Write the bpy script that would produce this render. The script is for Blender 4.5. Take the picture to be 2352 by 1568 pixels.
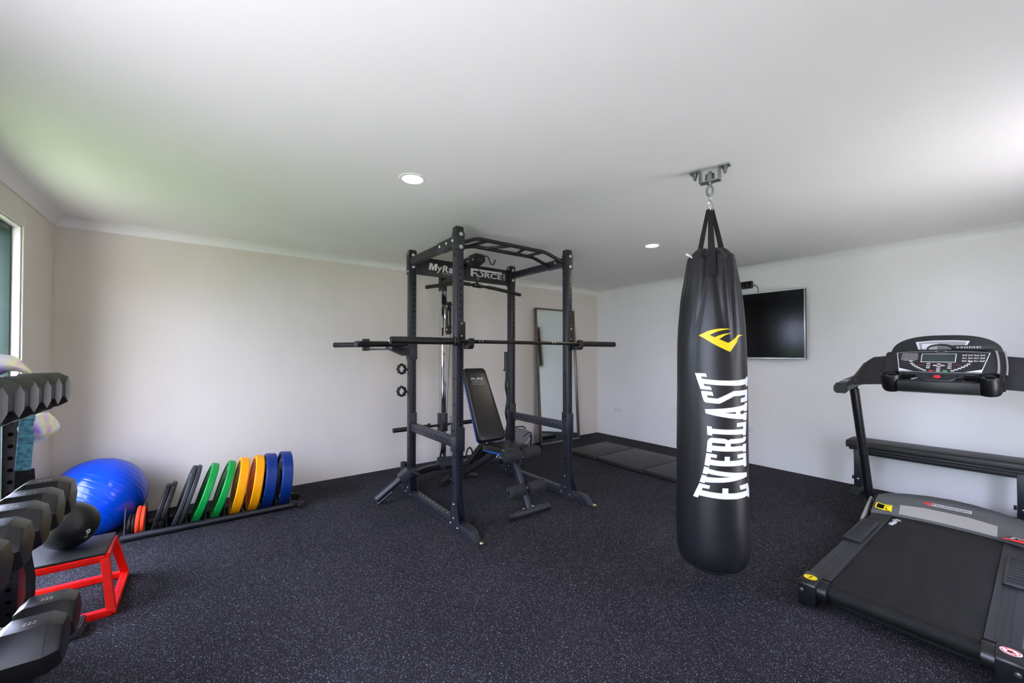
import bpy, bmesh, math, random
from mathutils import Vector, Matrix, noise
random.seed(7)
sc = bpy.context.scene
for o in list(bpy.data.objects): bpy.data.objects.remove(o)

# ------------------------------------------------------------------ camera
CAM = Vector((-5.28, -4.60, 1.343))
YAW, PITCH, FPX = math.radians(37.0), math.radians(0.66), 923.0
f0 = Vector((math.sin(YAW), math.cos(YAW), 0)); Rv = Vector((math.cos(YAW), -math.sin(YAW), 0)); Zv = Vector((0, 0, 1))
Fv = f0*math.cos(PITCH) + Zv*math.sin(PITCH); Uv = Zv*math.cos(PITCH) - f0*math.sin(PITCH)
cd = bpy.data.cameras.new('camera'); cam = bpy.data.objects.new('camera', cd); sc.collection.objects.link(cam)
cd.sensor_width = 36.0; cd.lens = FPX/2352*36.0; cd.shift_y = 16.4/2352; cd.clip_start = 0.05; cd.clip_end = 200
cam.matrix_world = Matrix(((Rv.x, Uv.x, -Fv.x, CAM.x), (Rv.y, Uv.y, -Fv.y, CAM.y), (Rv.z, Uv.z, -Fv.z, CAM.z), (0, 0, 0, 1)))
sc.camera = cam
# ------------------------------------------------------------------ sky, sun, exposure
sc.view_settings.view_transform = 'Standard'; sc.view_settings.look = 'None'; sc.view_settings.gamma = 1.0
sc.view_settings.use_curve_mapping = False
sc.view_settings.exposure = -0.08
world = bpy.data.worlds.new('sky'); sc.world = world; world.use_nodes = True
wn = world.node_tree.nodes; wb = wn['Background']
wb.inputs[0].default_value = (0.665, 0.715, 1.0, 1); wb.inputs[1].default_value = 25.0
sd = bpy.data.lights.new('sun', 'SUN'); sd.energy = 35.0; sd.angle = math.radians(0.6); sd.color = (1.0, 0.965, 0.92)
sun = bpy.data.objects.new('sun', sd); sc.collection.objects.link(sun)
sun.rotation_euler = Vector((-0.06, 0.36, -0.93)).to_track_quat('-Z', 'Y').to_euler()   # high sun, the added eaves keep it off the floor
sc.cycles.max_bounces = 8; sc.cycles.diffuse_bounces = 6; sc.cycles.glossy_bounces = 4
sc.cycles.sample_clamp_indirect = 12.0; sc.cycles.caustics_reflective = False; sc.cycles.caustics_refractive = False

# ------------------------------------------------------------------ materials
def new_mat(name):
    m = bpy.data.materials.new(name); m.use_nodes = True
    return m, m.node_tree.nodes, m.node_tree.links, m.node_tree.nodes['Principled BSDF']
def mat(name, col, rough=0.5, metal=0.0, spec=0.5, var=0.0, vscale=20.0, bump=0.0, bscale=200.0, coat=0.0, sheen=0.0, emit=None, estr=0.0):
    m, n, l, b = new_mat(name)
    b.inputs['Base Color'].default_value = (*col, 1); b.inputs['Roughness'].default_value = rough
    b.inputs['Metallic'].default_value = metal; b.inputs['Specular IOR Level'].default_value = spec
    b.inputs['Coat Weight'].default_value = coat; b.inputs['Sheen Weight'].default_value = sheen
    if emit: b.inputs['Emission Color'].default_value = (*emit, 1); b.inputs['Emission Strength'].default_value = estr
    tc = n.new('ShaderNodeTexCoord')
    if var > 0:
        t = n.new('ShaderNodeTexNoise'); t.inputs['Scale'].default_value = vscale; t.inputs['Detail'].default_value = 4
        l.new(tc.outputs['Object'], t.inputs['Vector'])
        r = n.new('ShaderNodeMapRange'); r.inputs['From Min'].default_value = .3; r.inputs['From Max'].default_value = .7
        r.inputs['To Min'].default_value = 1-var; r.inputs['To Max'].default_value = 1+var
        l.new(t.outputs['Fac'], r.inputs['Value'])
        mx = n.new('ShaderNodeVectorMath'); mx.operation = 'SCALE'; mx.inputs[0].default_value = col
        l.new(r.outputs[0], mx.inputs['Scale']); l.new(mx.outputs[0], b.inputs['Base Color'])
        r2 = n.new('ShaderNodeMapRange'); r2.inputs['To Min'].default_value = max(.02, rough-.08); r2.inputs['To Max'].default_value = min(1, rough+.08)
        l.new(t.outputs['Fac'], r2.inputs['Value']); l.new(r2.outputs[0], b.inputs['Roughness'])
    if bump > 0:
        t2 = n.new('ShaderNodeTexNoise'); t2.inputs['Scale'].default_value = bscale; t2.inputs['Detail'].default_value = 3
        l.new(tc.outputs['Object'], t2.inputs['Vector'])
        bp = n.new('ShaderNodeBump'); bp.inputs['Strength'].default_value = bump; bp.inputs['Distance'].default_value = 0.002
        l.new(t2.outputs['Fac'], bp.inputs['Height']); l.new(bp.outputs[0], b.inputs['Normal'])
    return m

M = {}
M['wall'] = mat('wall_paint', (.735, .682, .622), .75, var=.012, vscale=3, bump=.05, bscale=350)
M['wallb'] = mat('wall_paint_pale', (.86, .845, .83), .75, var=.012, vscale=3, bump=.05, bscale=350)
M['ceil'] = mat('ceiling_paint', (.87, .865, .85), .8, var=.008, vscale=2)
M['trim'] = mat('trim_white', (.86, .855, .84), .45)
M['steel'] = mat('black_powder_coat', (.0075, .0075, .009), .40, spec=.5, bump=.12, bscale=900)
M['steel2'] = mat('charcoal_powder_coat', (.0145, .0155, .0225), .38, spec=.55, bump=.12, bscale=900)
M['hole'] = mat('hole_black', (.003, .003, .003), .9, spec=.1)
M['bolt'] = mat('zinc_bolt', (.80, .79, .74), .22, 1.0)
M['brass'] = mat('brass_bolt', (.75, .62, .35), .3, 1.0)
M['chrome'] = mat('chrome', (.72, .72, .73), .08, 1.0)
M['steelgrey'] = mat('galvanised_steel', (.30, .33, .30), .38, 1.0, var=.12, vscale=60)
M['blackbar'] = mat('black_bar_steel', (.020, .019, .018), .32, .5, var=.1, vscale=80)
M['rubber'] = mat('black_rubber', (.009, .009, .0095), .55, bump=.15, bscale=500)
M['plastic'] = mat('black_plastic', (.006, .006, .0075), .36, bump=.05, bscale=700)
M['plastic2'] = mat('charcoal_plastic', (.014, .0145, .019), .40, bump=.10, bscale=900)
M['vinyl'] = mat('black_vinyl', (.0065, .0065, .0075), .34, spec=.5, bump=.08, bscale=420)
M['bag_vinyl'] = mat('bag_leatherette', (.006, .006, .0085), .40, spec=.52, bump=.06, bscale=420)
M['blue_trim'] = mat('blue_piping', (.005, .10, .55), .4)
M['foam'] = mat('black_foam', (.012, .012, .0145), .85, bump=.35, bscale=900)
M['white_print'] = mat('white_print', (.80, .80, .83), .5)
M['offwhite_print'] = mat('white_sticker', (.62, .62, .58), .5)
M['grey_print'] = mat('grey_print', (.35, .35, .36), .5)
M['yellow_print'] = mat('yellow_print', (.83, .62, .0), .42)
M['red_print'] = mat('red_print', (.72, .03, .03), .4)
M['green_print'] = mat('green_print', (.10, .55, .20), .4)
M['mattress'] = mat('black_mat_vinyl', (.012, .0125, .012), .5, bump=.12, bscale=300, var=.15, vscale=8)
M['red'] = mat('red_paint', (.88, .010, .006), .36, spec=.3, var=.05, vscale=30)
M['blue_ball'] = mat('blue_pvc', (.0, .060, .62), .20, spec=.5)
M['slam'] = mat('slam_rubber', (.006, .006, .0065), .34, bump=.55, bscale=260)
M['p_blue'] = mat('blue_bumper', (.0, .026, .185), .42, spec=.35, var=.1, vscale=15)
M['p_orange'] = mat('amber_bumper', (.92, .36, .0), .45, spec=.3, var=.07, vscale=15)
M['p_green'] = mat('green_bumper', (.0, .30, .048), .45, spec=.3, var=.1, vscale=15)
M['p_grey'] = mat('charcoal_bumper', (.032, .036, .041), .55, spec=.35, var=.1, vscale=15)
M['p_black'] = mat('black_plate', (.006, .006, .0065), .5, spec=.4, var=.1, vscale=15)
M['p_red'] = mat('red_plate', (.85, .06, .018), .45, spec=.3, var=.06, vscale=15)
M['hood_grey'] = mat('grey_hood_plastic', (.085, .087, .086), .42, var=.06, vscale=10)
M['hood_light'] = mat('silver_hood_band', (.34, .32, .29), .38, .2)
M['lcd'] = mat('lcd_glass', (.035, .05, .045), .15)
M['screen'] = mat('screen_glass', (.004, .004, .005), .14, spec=.22)
M['silver'] = mat('silver_bezel', (.55, .55, .57), .3, .9)
M['mirror'] = mat('mirror_silver', (.80, .84, .83), .015, 1.0)
M['bronze'] = mat('bronze_frame', (.16, .115, .09), .35, .5)
M['socket'] = mat('white_socket', (.78, .78, .80), .35)
M['teal'] = mat('teal_scrunched_fabric', (.10, .30, .40), .85, var=.55, vscale=70, bump=.4, bscale=120)
M['webbing'] = mat('black_webbing', (.008, .008, .009), .85, bump=.5, bscale=500)
M['bag_grey'] = mat('grey_canvas', (.20, .20, .21), .85, bump=.4, bscale=400, var=.1, vscale=30)
M['green_frame'] = mat('green_painted_steel', (.020, .046, .033), .5, var=.15, vscale=12)
M['lamp_glow'] = mat('lamp_glow', (1, .95, .88), .5, emit=(1.0, .93, .82), estr=40.0)
M['led'] = mat('unlit_led', (.07, .055, .02), .5)
M['clear_plastic'] = mat('clear_plastic_film', (.75, .75, .78), .25)
M['concrete'] = mat('pale_concrete', (.55, .52, .47), .8, var=.08, vscale=4)
M['grass'] = mat('lawn', (.13, .17, .07), .9, var=.3, vscale=25, bump=.6, bscale=60)
M['leaf'] = mat('hedge_leaf', (.06, .15, .03), .7, var=.4, vscale=12, bump=.8, bscale=14)
M['sky_blocker'] = mat('sky_blocker_beige', (.52, .41, .29), .85, var=.15, vscale=6)  # beige of the added wall, chosen to warm the bounced light
M['added_eave'] = mat('added_eave_white', (.7, .7, .68), .6)

def floor_mat():
    m, n, l, b = new_mat('flecked_rubber_floor')
    tc = n.new('ShaderNodeTexCoord')
    def flecks(scale, keep, size, warp):
        nz = n.new('ShaderNodeTexNoise'); nz.inputs['Scale'].default_value = scale*.9; l.new(tc.outputs['Object'], nz.inputs['Vector'])
        ad = n.new('ShaderNodeVectorMath'); ad.operation = 'MULTIPLY_ADD'; ad.inputs[1].default_value = (warp,)*3
        l.new(nz.outputs['Color'], ad.inputs[0]); l.new(tc.outputs['Object'], ad.inputs[2])
        v = n.new('ShaderNodeTexVoronoi'); v.inputs['Scale'].default_value = scale; v.voronoi_dimensions = '2D'; l.new(ad.outputs[0], v.inputs['Vector'])
        sp = n.new('ShaderNodeSeparateColor'); l.new(v.outputs['Color'], sp.inputs[0])
        a = n.new('ShaderNodeMath'); a.operation = 'LESS_THAN'; a.inputs[1].default_value = keep; l.new(sp.outputs[0], a.inputs[0])
        sz = n.new('ShaderNodeMath'); sz.operation = 'MULTIPLY'; sz.inputs[1].default_value = size; l.new(sp.outputs[1], sz.inputs[0])
        d = n.new('ShaderNodeMath'); d.operation = 'LESS_THAN'; l.new(v.outputs['Distance'], d.inputs[0]); l.new(sz.outputs[0], d.inputs[1])
        o = n.new('ShaderNodeMath'); o.operation = 'MULTIPLY'; l.new(a.outputs[0], o.inputs[0]); l.new(d.outputs[0], o.inputs[1])
        return o, sp
    f1, s1 = flecks(175, .22, .36, .004); f2, s2 = flecks(310, .19, .40, .0025)
    mxx = n.new('ShaderNodeMath'); mxx.operation = 'MAXIMUM'; l.new(f1.outputs[0], mxx.inputs[0]); l.new(f2.outputs[0], mxx.inputs[1])
    big = n.new('ShaderNodeTexNoise'); big.inputs['Scale'].default_value = 2.2; big.inputs['Detail'].default_value = 6; l.new(tc.outputs['Object'], big.inputs['Vector'])
    dust = n.new('ShaderNodeMapRange'); dust.inputs['From Min'].default_value = .35; dust.inputs['From Max'].default_value = .75
    dust.inputs['To Min'].default_value = .85; dust.inputs['To Max'].default_value = 1.25; l.new(big.outputs['Fac'], dust.inputs['Value'])
    base = n.new('ShaderNodeVectorMath'); base.operation = 'SCALE'; base.inputs[0].default_value = (.0172, .0158, .0205); l.new(dust.outputs[0], base.inputs['Scale'])
    br = n.new('ShaderNodeMapRange'); br.inputs['To Min'].default_value = .35; br.inputs['To Max'].default_value = 1.0; l.new(s1.outputs[2], br.inputs['Value'])
    fc = n.new('ShaderNodeVectorMath'); fc.operation = 'SCALE'; fc.inputs[0].default_value = (.34, .36, .40); l.new(br.outputs[0], fc.inputs['Scale'])
    mix = n.new('ShaderNodeMix'); mix.data_type = 'RGBA'; l.new(mxx.outputs[0], mix.inputs['Factor'])
    l.new(base.outputs[0], mix.inputs['A']); l.new(fc.outputs[0], mix.inputs['B']); l.new(mix.outputs['Result'], b.inputs['Base Color'])
    b.inputs['Roughness'].default_value = .8; b.inputs['Specular IOR Level'].default_value = .08
    nb = n.new('ShaderNodeTexNoise'); nb.inputs['Scale'].default_value = 380; l.new(tc.outputs['Object'], nb.inputs['Vector'])
    bp = n.new('ShaderNodeBump'); bp.inputs['Strength'].default_value = .35; bp.inputs['Distance'].default_value = .0015
    l.new(nb.outputs['Fac'], bp.inputs['Height']); l.new(bp.outputs[0], b.inputs['Normal'])
    return m
M['floor'] = floor_mat()
def tie_dye():
    m, n, l, b = new_mat('tie_dye_fabric')
    tc = n.new('ShaderNodeTexCoord'); t = n.new('ShaderNodeTexNoise'); t.inputs['Scale'].default_value = 7; t.inputs['Distortion'].default_value = .6
    l.new(tc.outputs['Object'], t.inputs['Vector'])
    r = n.new('ShaderNodeValToRGB'); e = r.color_ramp.elements
    e[0].position = .28; e[0].color = (.18, .60, .75, 1); e[1].position = .74; e[1].color = (.80, .25, .70, 1)
    for p, c in ((.38, (.45, .25, .80, 1)), (.47, (.80, .80, .90, 1)), (.53, (.85, .85, .45, 1)), (.60, (.75, .45, .85, 1))):
        k = e.new(p); k.color = c
    l.new(t.outputs['Fac'], r.inputs[0]); l.new(r.outputs[0], b.inputs['Base Color']); b.inputs['Roughness'].default_value = .7
    return m
M['tiedye'] = tie_dye()
def belt_mat():
    m, n, l, b = new_mat('running_belt')
    tc = n.new('ShaderNodeTexCoord'); v = n.new('ShaderNodeTexVoronoi'); v.inputs['Scale'].default_value = 190; l.new(tc.outputs['Object'], v.inputs['Vector'])
    t = n.new('ShaderNodeTexNoise'); t.inputs['Scale'].default_value = 3; t.inputs['Detail'].default_value = 5
    mp = n.new('ShaderNodeMapping'); mp.inputs['Scale'].default_value = (.6, 5, 1); l.new(tc.outputs['Object'], mp.inputs[0]); l.new(mp.outputs[0], t.inputs['Vector'])
    r = n.new('ShaderNodeMapRange'); r.inputs['From Min'].default_value = .3; r.inputs['From Max'].default_value = .75; r.inputs['To Min'].default_value = .8; r.inputs['To Max'].default_value = 1.5
    l.new(t.outputs['Fac'], r.inputs['Value'])
    s = n.new('ShaderNodeVectorMath'); s.operation = 'SCALE'; s.inputs[0].default_value = (.0085, .0085, .0085); l.new(r.outputs[0], s.inputs['Scale']); l.new(s.outputs[0], b.inputs['Base Color'])
    b.inputs['Roughness'].default_value = .6; b.inputs['Specular IOR Level'].default_value = .22
    bp = n.new('ShaderNodeBump'); bp.inputs['Strength'].default_value = .7; bp.inputs['Distance'].default_value = .002; l.new(v.outputs['Distance'], bp.inputs['Height']); l.new(bp.outputs[0], b.inputs['Normal'])
    return m
M['belt'] = belt_mat()

# ------------------------------------------------------------------ mesh helpers (world coordinates; build() moves them into the parent's frame)
COL = sc.collection.objects
# small alike marks of a few pixels each that stay joined on their part
STUFF = set('peg_holes rail_holes rail_dots beam_holes arm_holes arm_pins height_numbers pad_ridges cap_ridges rail_grooves raised_print led_digits buttons red_buttons panel_print moulded_marks socket_slots knurl_marks carton_print chain belt_print sign_lettering small_lettering lettering label_lettering badge_lettering cup_lettering sticker_print corner_flash piping green_button registered_mark'.split())
W = {}
def V(*a): return Vector(a)
def frame(d, up=Vector((0, 0, 1))):
    d = Vector(d).normalized(); up = Vector(up)
    if abs(d.dot(up.normalized())) > .98: up = Vector((0, 1, 0)) if abs(d.y) < .9 else Vector((1, 0, 0))
    x = up.cross(d).normalized(); y = d.cross(x).normalized()
    return x, y, d
def circ(r, n, a0=0.0): return [(r*math.cos(a0+2*math.pi*i/n), r*math.sin(a0+2*math.pi*i/n)) for i in range(n)]
def rrect(w, h, r, k=4):
    out = []
    for cx, cy, a in ((w/2-r, h/2-r, 0), (-w/2+r, h/2-r, 90), (-w/2+r, -h/2+r, 180), (w/2-r, -h/2+r, 270)):
        for i in range(k+1):
            t = math.radians(a+90*i/k); out.append((cx+r*math.cos(t), cy+r*math.sin(t)))
    return out
class MB:
    def __init__(s): s.v = []; s.f = []
    def add(s, vs, fs):
        k = len(s.v); s.v += [Vector(p) for p in vs]; s.f += [tuple(i+k for i in f) for f in fs]; return s
    def box(s, x0, x1, y0, y1, z0, z1):
        return s.add([(x, y, z) for x in (x0, x1) for y in (y0, y1) for z in (z0, z1)],
                     [(0, 1, 3, 2), (4, 6, 7, 5), (0, 4, 5, 1), (2, 3, 7, 6), (0, 2, 6, 4), (1, 5, 7, 3)])
    def loft(s, rings, cap=True, closed=False):
        n = len(rings[0]); m = len(rings); vs = [p for r in rings for p in r]; fs = []
        for a in range(m if closed else m-1):
            b = (a+1) % m
            for i in range(n):
                j = (i+1) % n; fs.append((a*n+i, a*n+j, b*n+j, b*n+i))
        if cap and not closed: fs.append(tuple(range(n-1, -1, -1))); fs.append(tuple((m-1)*n+i for i in range(n)))
        return s.add(vs, fs)
    def sweep(s, pts, prof, up=Vector((0, 0, 1)), cap=True, closed=False, scale=None):
        pts = [Vector(p) for p in pts]; rings = []; x = None; m = len(pts)
        for i, p in enumerate(pts):
            if closed: d = (pts[(i+1) % m]-p).normalized()+(p-pts[i-1]).normalized()
            elif i == 0: d = pts[1]-p
            elif i == m-1: d = p-pts[i-1]
            else: d = (pts[i+1]-p).normalized()+(p-pts[i-1]).normalized()
            d = d.normalized()
            if x is None: x, y, _ = frame(d, up)
            else:
                x = (x-d*x.dot(d)).normalized(); y = d.cross(x)
            k = 1.0
            if 0 < i < m-1 or closed:
                c = (pts[(i+1) % m]-p).normalized().dot((p-pts[i-1]).normalized()); k = 1/max(.6, math.sqrt(max(.05, (1+c)/2)))
                k = 1.0
            sc_ = scale[i] if scale else 1.0
            rings.append([p+x*(a*k*sc_)+y*(b*sc_) for a, b in prof])
        return s.loft(rings, cap, closed)
    def cyl(s, p, q, r, r2=None, n=16, cap=True):
        p, q = Vector(p), Vector(q); x, y, d = frame(q-p); r2 = r if r2 is None else r2
        return s.loft([[p+x*a+y*b for a, b in circ(r, n)], [q+x*a+y*b for a, b in circ(r2, n)]], cap)
    def tube(s, pts, r, n=12, closed=False, cap=True): return s.sweep(pts, circ(r, n), cap=cap, closed=closed)
    def bar(s, p, q, w, h, up=Vector((0, 0, 1)), r=0.0):
        prof = rrect(w, h, r, 3) if r else [(w/2, h/2), (-w/2, h/2), (-w/2, -h/2), (w/2, -h/2)]
        return s.sweep([p, q], prof, up)
    def rev(s, prof, c, axis=(0, 0, 1), n=32, cap=True):
        c = Vector(c); x, y, d = frame(axis)
        return s.loft([[c+d*z+x*(r*math.cos(2*math.pi*i/n))+y*(r*math.sin(2*math.pi*i/n)) for i in range(n)] for r, z in prof], cap)
    def prism(s, poly, o, ux, uy, t):
        o, ux, uy = Vector(o), Vector(ux).normalized(), Vector(uy).normalized(); nz = ux.cross(uy)
        a = [o+ux*p[0]+uy*p[1] for p in poly]
        return s.loft([a, [p+nz*t for p in a]])
    def ball(s, c, r, nu=24, nv=14, sc_=(1, 1, 1)):
        prof = [(r*math.sin(math.pi*i/nv), -r*math.cos(math.pi*i/nv)) for i in range(1, nv)]
        k = len(s.v); s.rev([(1e-4, -r)]+prof+[(1e-4, r)], (0, 0, 0), n=nu)
        for i in range(k, len(s.v)): p = s.v[i]; s.v[i] = Vector((p.x*sc_[0]+c[0], p.y*sc_[1]+c[1], p.z*sc_[2]+c[2]))
        return s
    def dome(s, p, nrm, r, h=None):
        h = r*.6 if h is None else h
        return s.rev([(r*1.25, 0), (r*1.25, h*.3), (r, h*.3), (r*.8, h*.8), (r*.35, h)], p, nrm, 10)
    def xf(s, fn):
        s.v = [fn(p) for p in s.v]; return s
    def mesh(s, name, Mi=None, bevel=0.0, smooth=35, seg=2):
        me = bpy.data.meshes.new(name)
        vs = [Mi @ p for p in s.v] if Mi is not None else s.v
        me.from_pydata([tuple(p) for p in vs], [], s.f)
        bm = bmesh.new(); bm.from_mesh(me)
        bmesh.ops.recalc_face_normals(bm, faces=bm.faces)
        if bevel:
            ed = [e for e in bm.edges if len(e.link_faces) == 2 and e.calc_face_angle(0) > math.radians(28)]
            bmesh.ops.bevel(bm, geom=ed, offset=bevel, segments=seg, affect='EDGES', profile=.5, clamp_overlap=True)
        bm.to_mesh(me); bm.free()
        if smooth:
            me.polygons.foreach_set('use_smooth', [True]*len(me.polygons)); me.set_sharp_from_angle(angle=math.radians(smooth))
        return me
    def build(s, name, m, parent=None, bevel=0.0, smooth=35, seg=2):
        Mi = W[parent].inverted() if parent is not None else None
        me = s.mesh(name, Mi, bevel, smooth, seg); me.materials.append(M[m] if isinstance(m, str) else m)
        o = bpy.data.objects.new(name, me); COL.link(o)
        if name in STUFF: o['kind'] = 'stuff'
        if parent is not None: o.parent = parent; W[o] = W[parent].copy()
        else: W[o] = Matrix.Identity(4)
        return o
def tag(o, label, cat, group=None):
    o['label'] = label; o['category'] = cat
    if group: o['group'] = group
    return o
def thing(name, label, cat, loc=(0, 0, 0), rotz=0.0, group=None):
    o = bpy.data.objects.new(name, None); COL.link(o); o.empty_display_size = .1
    o.location = loc; o.rotation_euler = (0, 0, rotz)
    W[o] = Matrix.Translation(Vector(loc)) @ Matrix.Rotation(rotz, 4, 'Z')
    return tag(o, label, cat, group)
def struct(o): o['kind'] = 'structure'; return o
def solo(mb, name, m, label, cat, group=None, bevel=0.0, smooth=35, seg=2, loc=None):
    """one-mesh thing with its origin at its base"""
    lo = [min(p[i] for p in mb.v) for i in range(3)]; hi = [max(p[i] for p in mb.v) for i in range(3)]
    c = Vector(loc) if loc else Vector(((lo[0]+hi[0])/2, (lo[1]+hi[1])/2, lo[2]))
    mb.xf(lambda p: p-c); o = mb.build(name, m, None, bevel, smooth, seg); o.location = c; W[o] = Matrix.Translation(c)
    return tag(o, label, cat, group)
_fc = {}
def text_polys(s, bold=0.0, shear=0.0):
    key = (s, bold, shear)
    if key in _fc: return _fc[key]
    cu = bpy.data.curves.new('lettering', 'FONT'); cu.body = s; cu.offset = bold; cu.shear = shear; cu.resolution_u = 3; cu.fill_mode = 'FRONT'
    ob = bpy.data.objects.new('lettering', cu); COL.link(ob)
    dg = bpy.context.evaluated_depsgraph_get(); me = bpy.data.meshes.new_from_object(ob.evaluated_get(dg))
    vs = [tuple(v.co) for v in me.vertices]; fs = [tuple(p.vertices) for p in me.polygons]
    bpy.data.objects.remove(ob); bpy.data.curves.remove(cu); bpy.data.meshes.remove(me)
    x0 = min(v[0] for v in vs); x1 = max(v[0] for v in vs); y0 = min(v[1] for v in vs); y1 = max(v[1] for v in vs)
    _fc[key] = ([((v[0]-x0)/(x1-x0), (v[1]-y0)/(y1-y0)) for v in vs], fs)
    return _fc[key]
def text(mb, s, o, ux, uy, w, h, bold=0.0, shear=0.0):
    """flat lettering whose box has corner o, width vector ux*w and height vector uy*h"""
    vs, fs = text_polys(s, bold, shear); o, ux, uy = Vector(o), Vector(ux).normalized(), Vector(uy).normalized()
    return mb.add([o+ux*(a*w)+uy*(b*h) for a, b in vs], fs)
def disc(mb, c, nrm, r, n=10, t=.0006):
    x, y, d = frame(nrm); c = Vector(c)
    return mb.add([c+d*t+x*a+y*b for a, b in circ(r, n)], [tuple(range(n))])
def flat(mb, poly, o, ux, uy):
    o, ux, uy = Vector(o), Vector(ux).normalized(), Vector(uy).normalized()
    return mb.add([o+ux*a+uy*b for a, b in poly], [tuple(range(len(poly)))])
def bend(p, q, r, pts, k=5):
    """polyline with rounded corners"""
    P = [Vector(p)]+[Vector(x) for x in pts]+[Vector(q)]; out = [P[0]]
    for i in range(1, len(P)-1):
        a, b, c = P[i-1], P[i], P[i+1]; d1 = (a-b); d2 = (c-b); L = min(r, d1.length*.45, d2.length*.45)
        s = b+d1.normalized()*L; e = b+d2.normalized()*L
        for j in range(k+1):
            t = j/k; out.append(s*(1-t)**2+b*2*t*(1-t)+e*t*t)
    out.append(P[-1]); return out
X, Y, Z = Vector((1, 0, 0)), Vector((0, 1, 0)), Vector((0, 0, 1))
# ================================================================== the room
XC, YD, H = -6.24, -5.35, 2.40          # left wall, rear wall, ceiling height; the far corner is the origin
WT = .14
struct(MB().box(XC-WT, WT, YD-WT, WT, -.12, 0).build('floor', 'floor'))
struct(MB().box(XC-WT, WT, YD-WT, WT, H, H+.12).build('ceiling', 'ceil'))
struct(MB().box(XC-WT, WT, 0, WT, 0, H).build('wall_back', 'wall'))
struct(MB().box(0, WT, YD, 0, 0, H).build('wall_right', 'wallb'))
DL0, DL1, DLH = -1.95, -.69, 2.15       # doorway in the left wall
SL0, SL1, RH = -5.15, -3.30, 2.12       # sliding door opening in the left wall, beside the camera
w = MB(); w.box(XC-WT, XC, DL1, 0, 0, H); w.box(XC-WT, XC, SL1, DL0, 0, H); w.box(XC-WT, XC, YD, SL0, 0, H); w.box(XC-WT, XC, DL0, DL1, DLH, H); w.box(XC-WT, XC, SL0, SL1, RH, H)
struct(w.build('wall_left', 'wall'))
RO = ((-2.45, -1.60),)      # opening in the wall behind the camera
w = MB(); xs = [XC-WT]+[v for o in RO for v in o]+[WT]
for a, b in zip(xs[0::2], xs[1::2]): w.box(a, b, YD-WT, YD, 0, H)
for a, b in RO: w.box(a, b, YD-WT, YD, RH, H)
struct(w.build('wall_rear', 'wall'))
def cove(p, q, inward, name):
    p, q, inward = Vector(p), Vector(q), Vector(inward); c = .068; prof = [(0, 0), (0, -c)]
    for i in range(7):
        t = math.radians(90*i/6); prof.append((c*(1-math.cos(t))+.004, -c*(1-math.sin(t))-.004))
    prof += [(c+.004, 0)]
    mb = MB(); mb.loft([[e+inward*a+Z*b for a, b in prof] for e in (p, q)])
    return struct(mb.build(name, 'trim', smooth=50))
cove((XC, 0, H), (0, 0, H), (0, -1, 0), 'trim_1'); cove((0, 0, H), (0, YD, H), (-1, 0, 0), 'trim_2')
cove((XC, YD, H), (XC, 0, H), (1, 0, 0), 'trim_3'); cove((0, YD, H), (XC, YD, H), (0, 1, 0), 'trim_4')
# doorway in the left wall: architrave, reveal and green steel frame with a half open leaf
aw = .065; rv = .036
d1 = MB(); d1.box(XC-rv, XC+.001, DL1-.012, DL1, 0, DLH); d1.box(XC-rv, XC+.001, DL0, DL0+.012, 0, DLH); d1.box(XC-rv, XC+.001, DL0+.012, DL1-.012, DLH-.012, DLH)
door = struct(d1.build('door_1', 'trim', bevel=.0015))
d1 = MB(); d1.box(XC, XC+.012, DL1, DL1+aw, 0, DLH+aw); d1.box(XC, XC+.012, DL0-aw, DL0, 0, DLH+aw); d1.box(XC, XC+.012, DL0, DL1, DLH, DLH+aw); d1.build('architrave', 'wall', door, bevel=.003)
g = MB(); g.box(XC-WT-.02, XC-rv, DL1-.030, DL1, 0, DLH); g.box(XC-WT-.02, XC-rv, DL0, DL0+.04, 0, DLH); g.box(XC-WT-.02, XC-rv, DL0+.04, DL1-.030, DLH-.04, DLH)
g.build('door_frame', 'green_frame', door, bevel=.003)
g = MB(); g.box(XC-WT+.01, XC-rv-.03, -1.295, -1.255, 0, DLH-.04); g.build('door_mullion', 'green_frame', door, bevel=.003)
n_ = 1
for a, b in RO:
    n_ += 1; m = MB(); t = .05
    m.box(a, a+t, YD-.10, YD-.04, 0, RH); m.box(b-t, b, YD-.10, YD-.04, 0, RH); m.box(a+t, b-t, YD-.10, YD-.04, RH-t, RH); m.box(a+t, b-t, YD-.10, YD-.04, 0, .03)
    m.box((a+b)/2-.03, (a+b)/2+.03, YD-.10, YD-.04, .03, RH-t)
    struct(m.build('door_%d' % n_, 'green_frame', bevel=.002))
m = MB(); t = .05; a, b = SL0, SL1
m.box(XC-.10, XC-.04, a, a+t, 0, RH); m.box(XC-.10, XC-.04, b-t, b, 0, RH); m.box(XC-.10, XC-.04, a+t, b-t, RH-t, RH); m.box(XC-.10, XC-.04, a+t, b-t, 0, .03); m.box(XC-.10, XC-.04, (a+b)/2-.025, (a+b)/2+.025, .03, RH-t)
struct(m.build('door_3', 'green_frame', bevel=.002))
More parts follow.
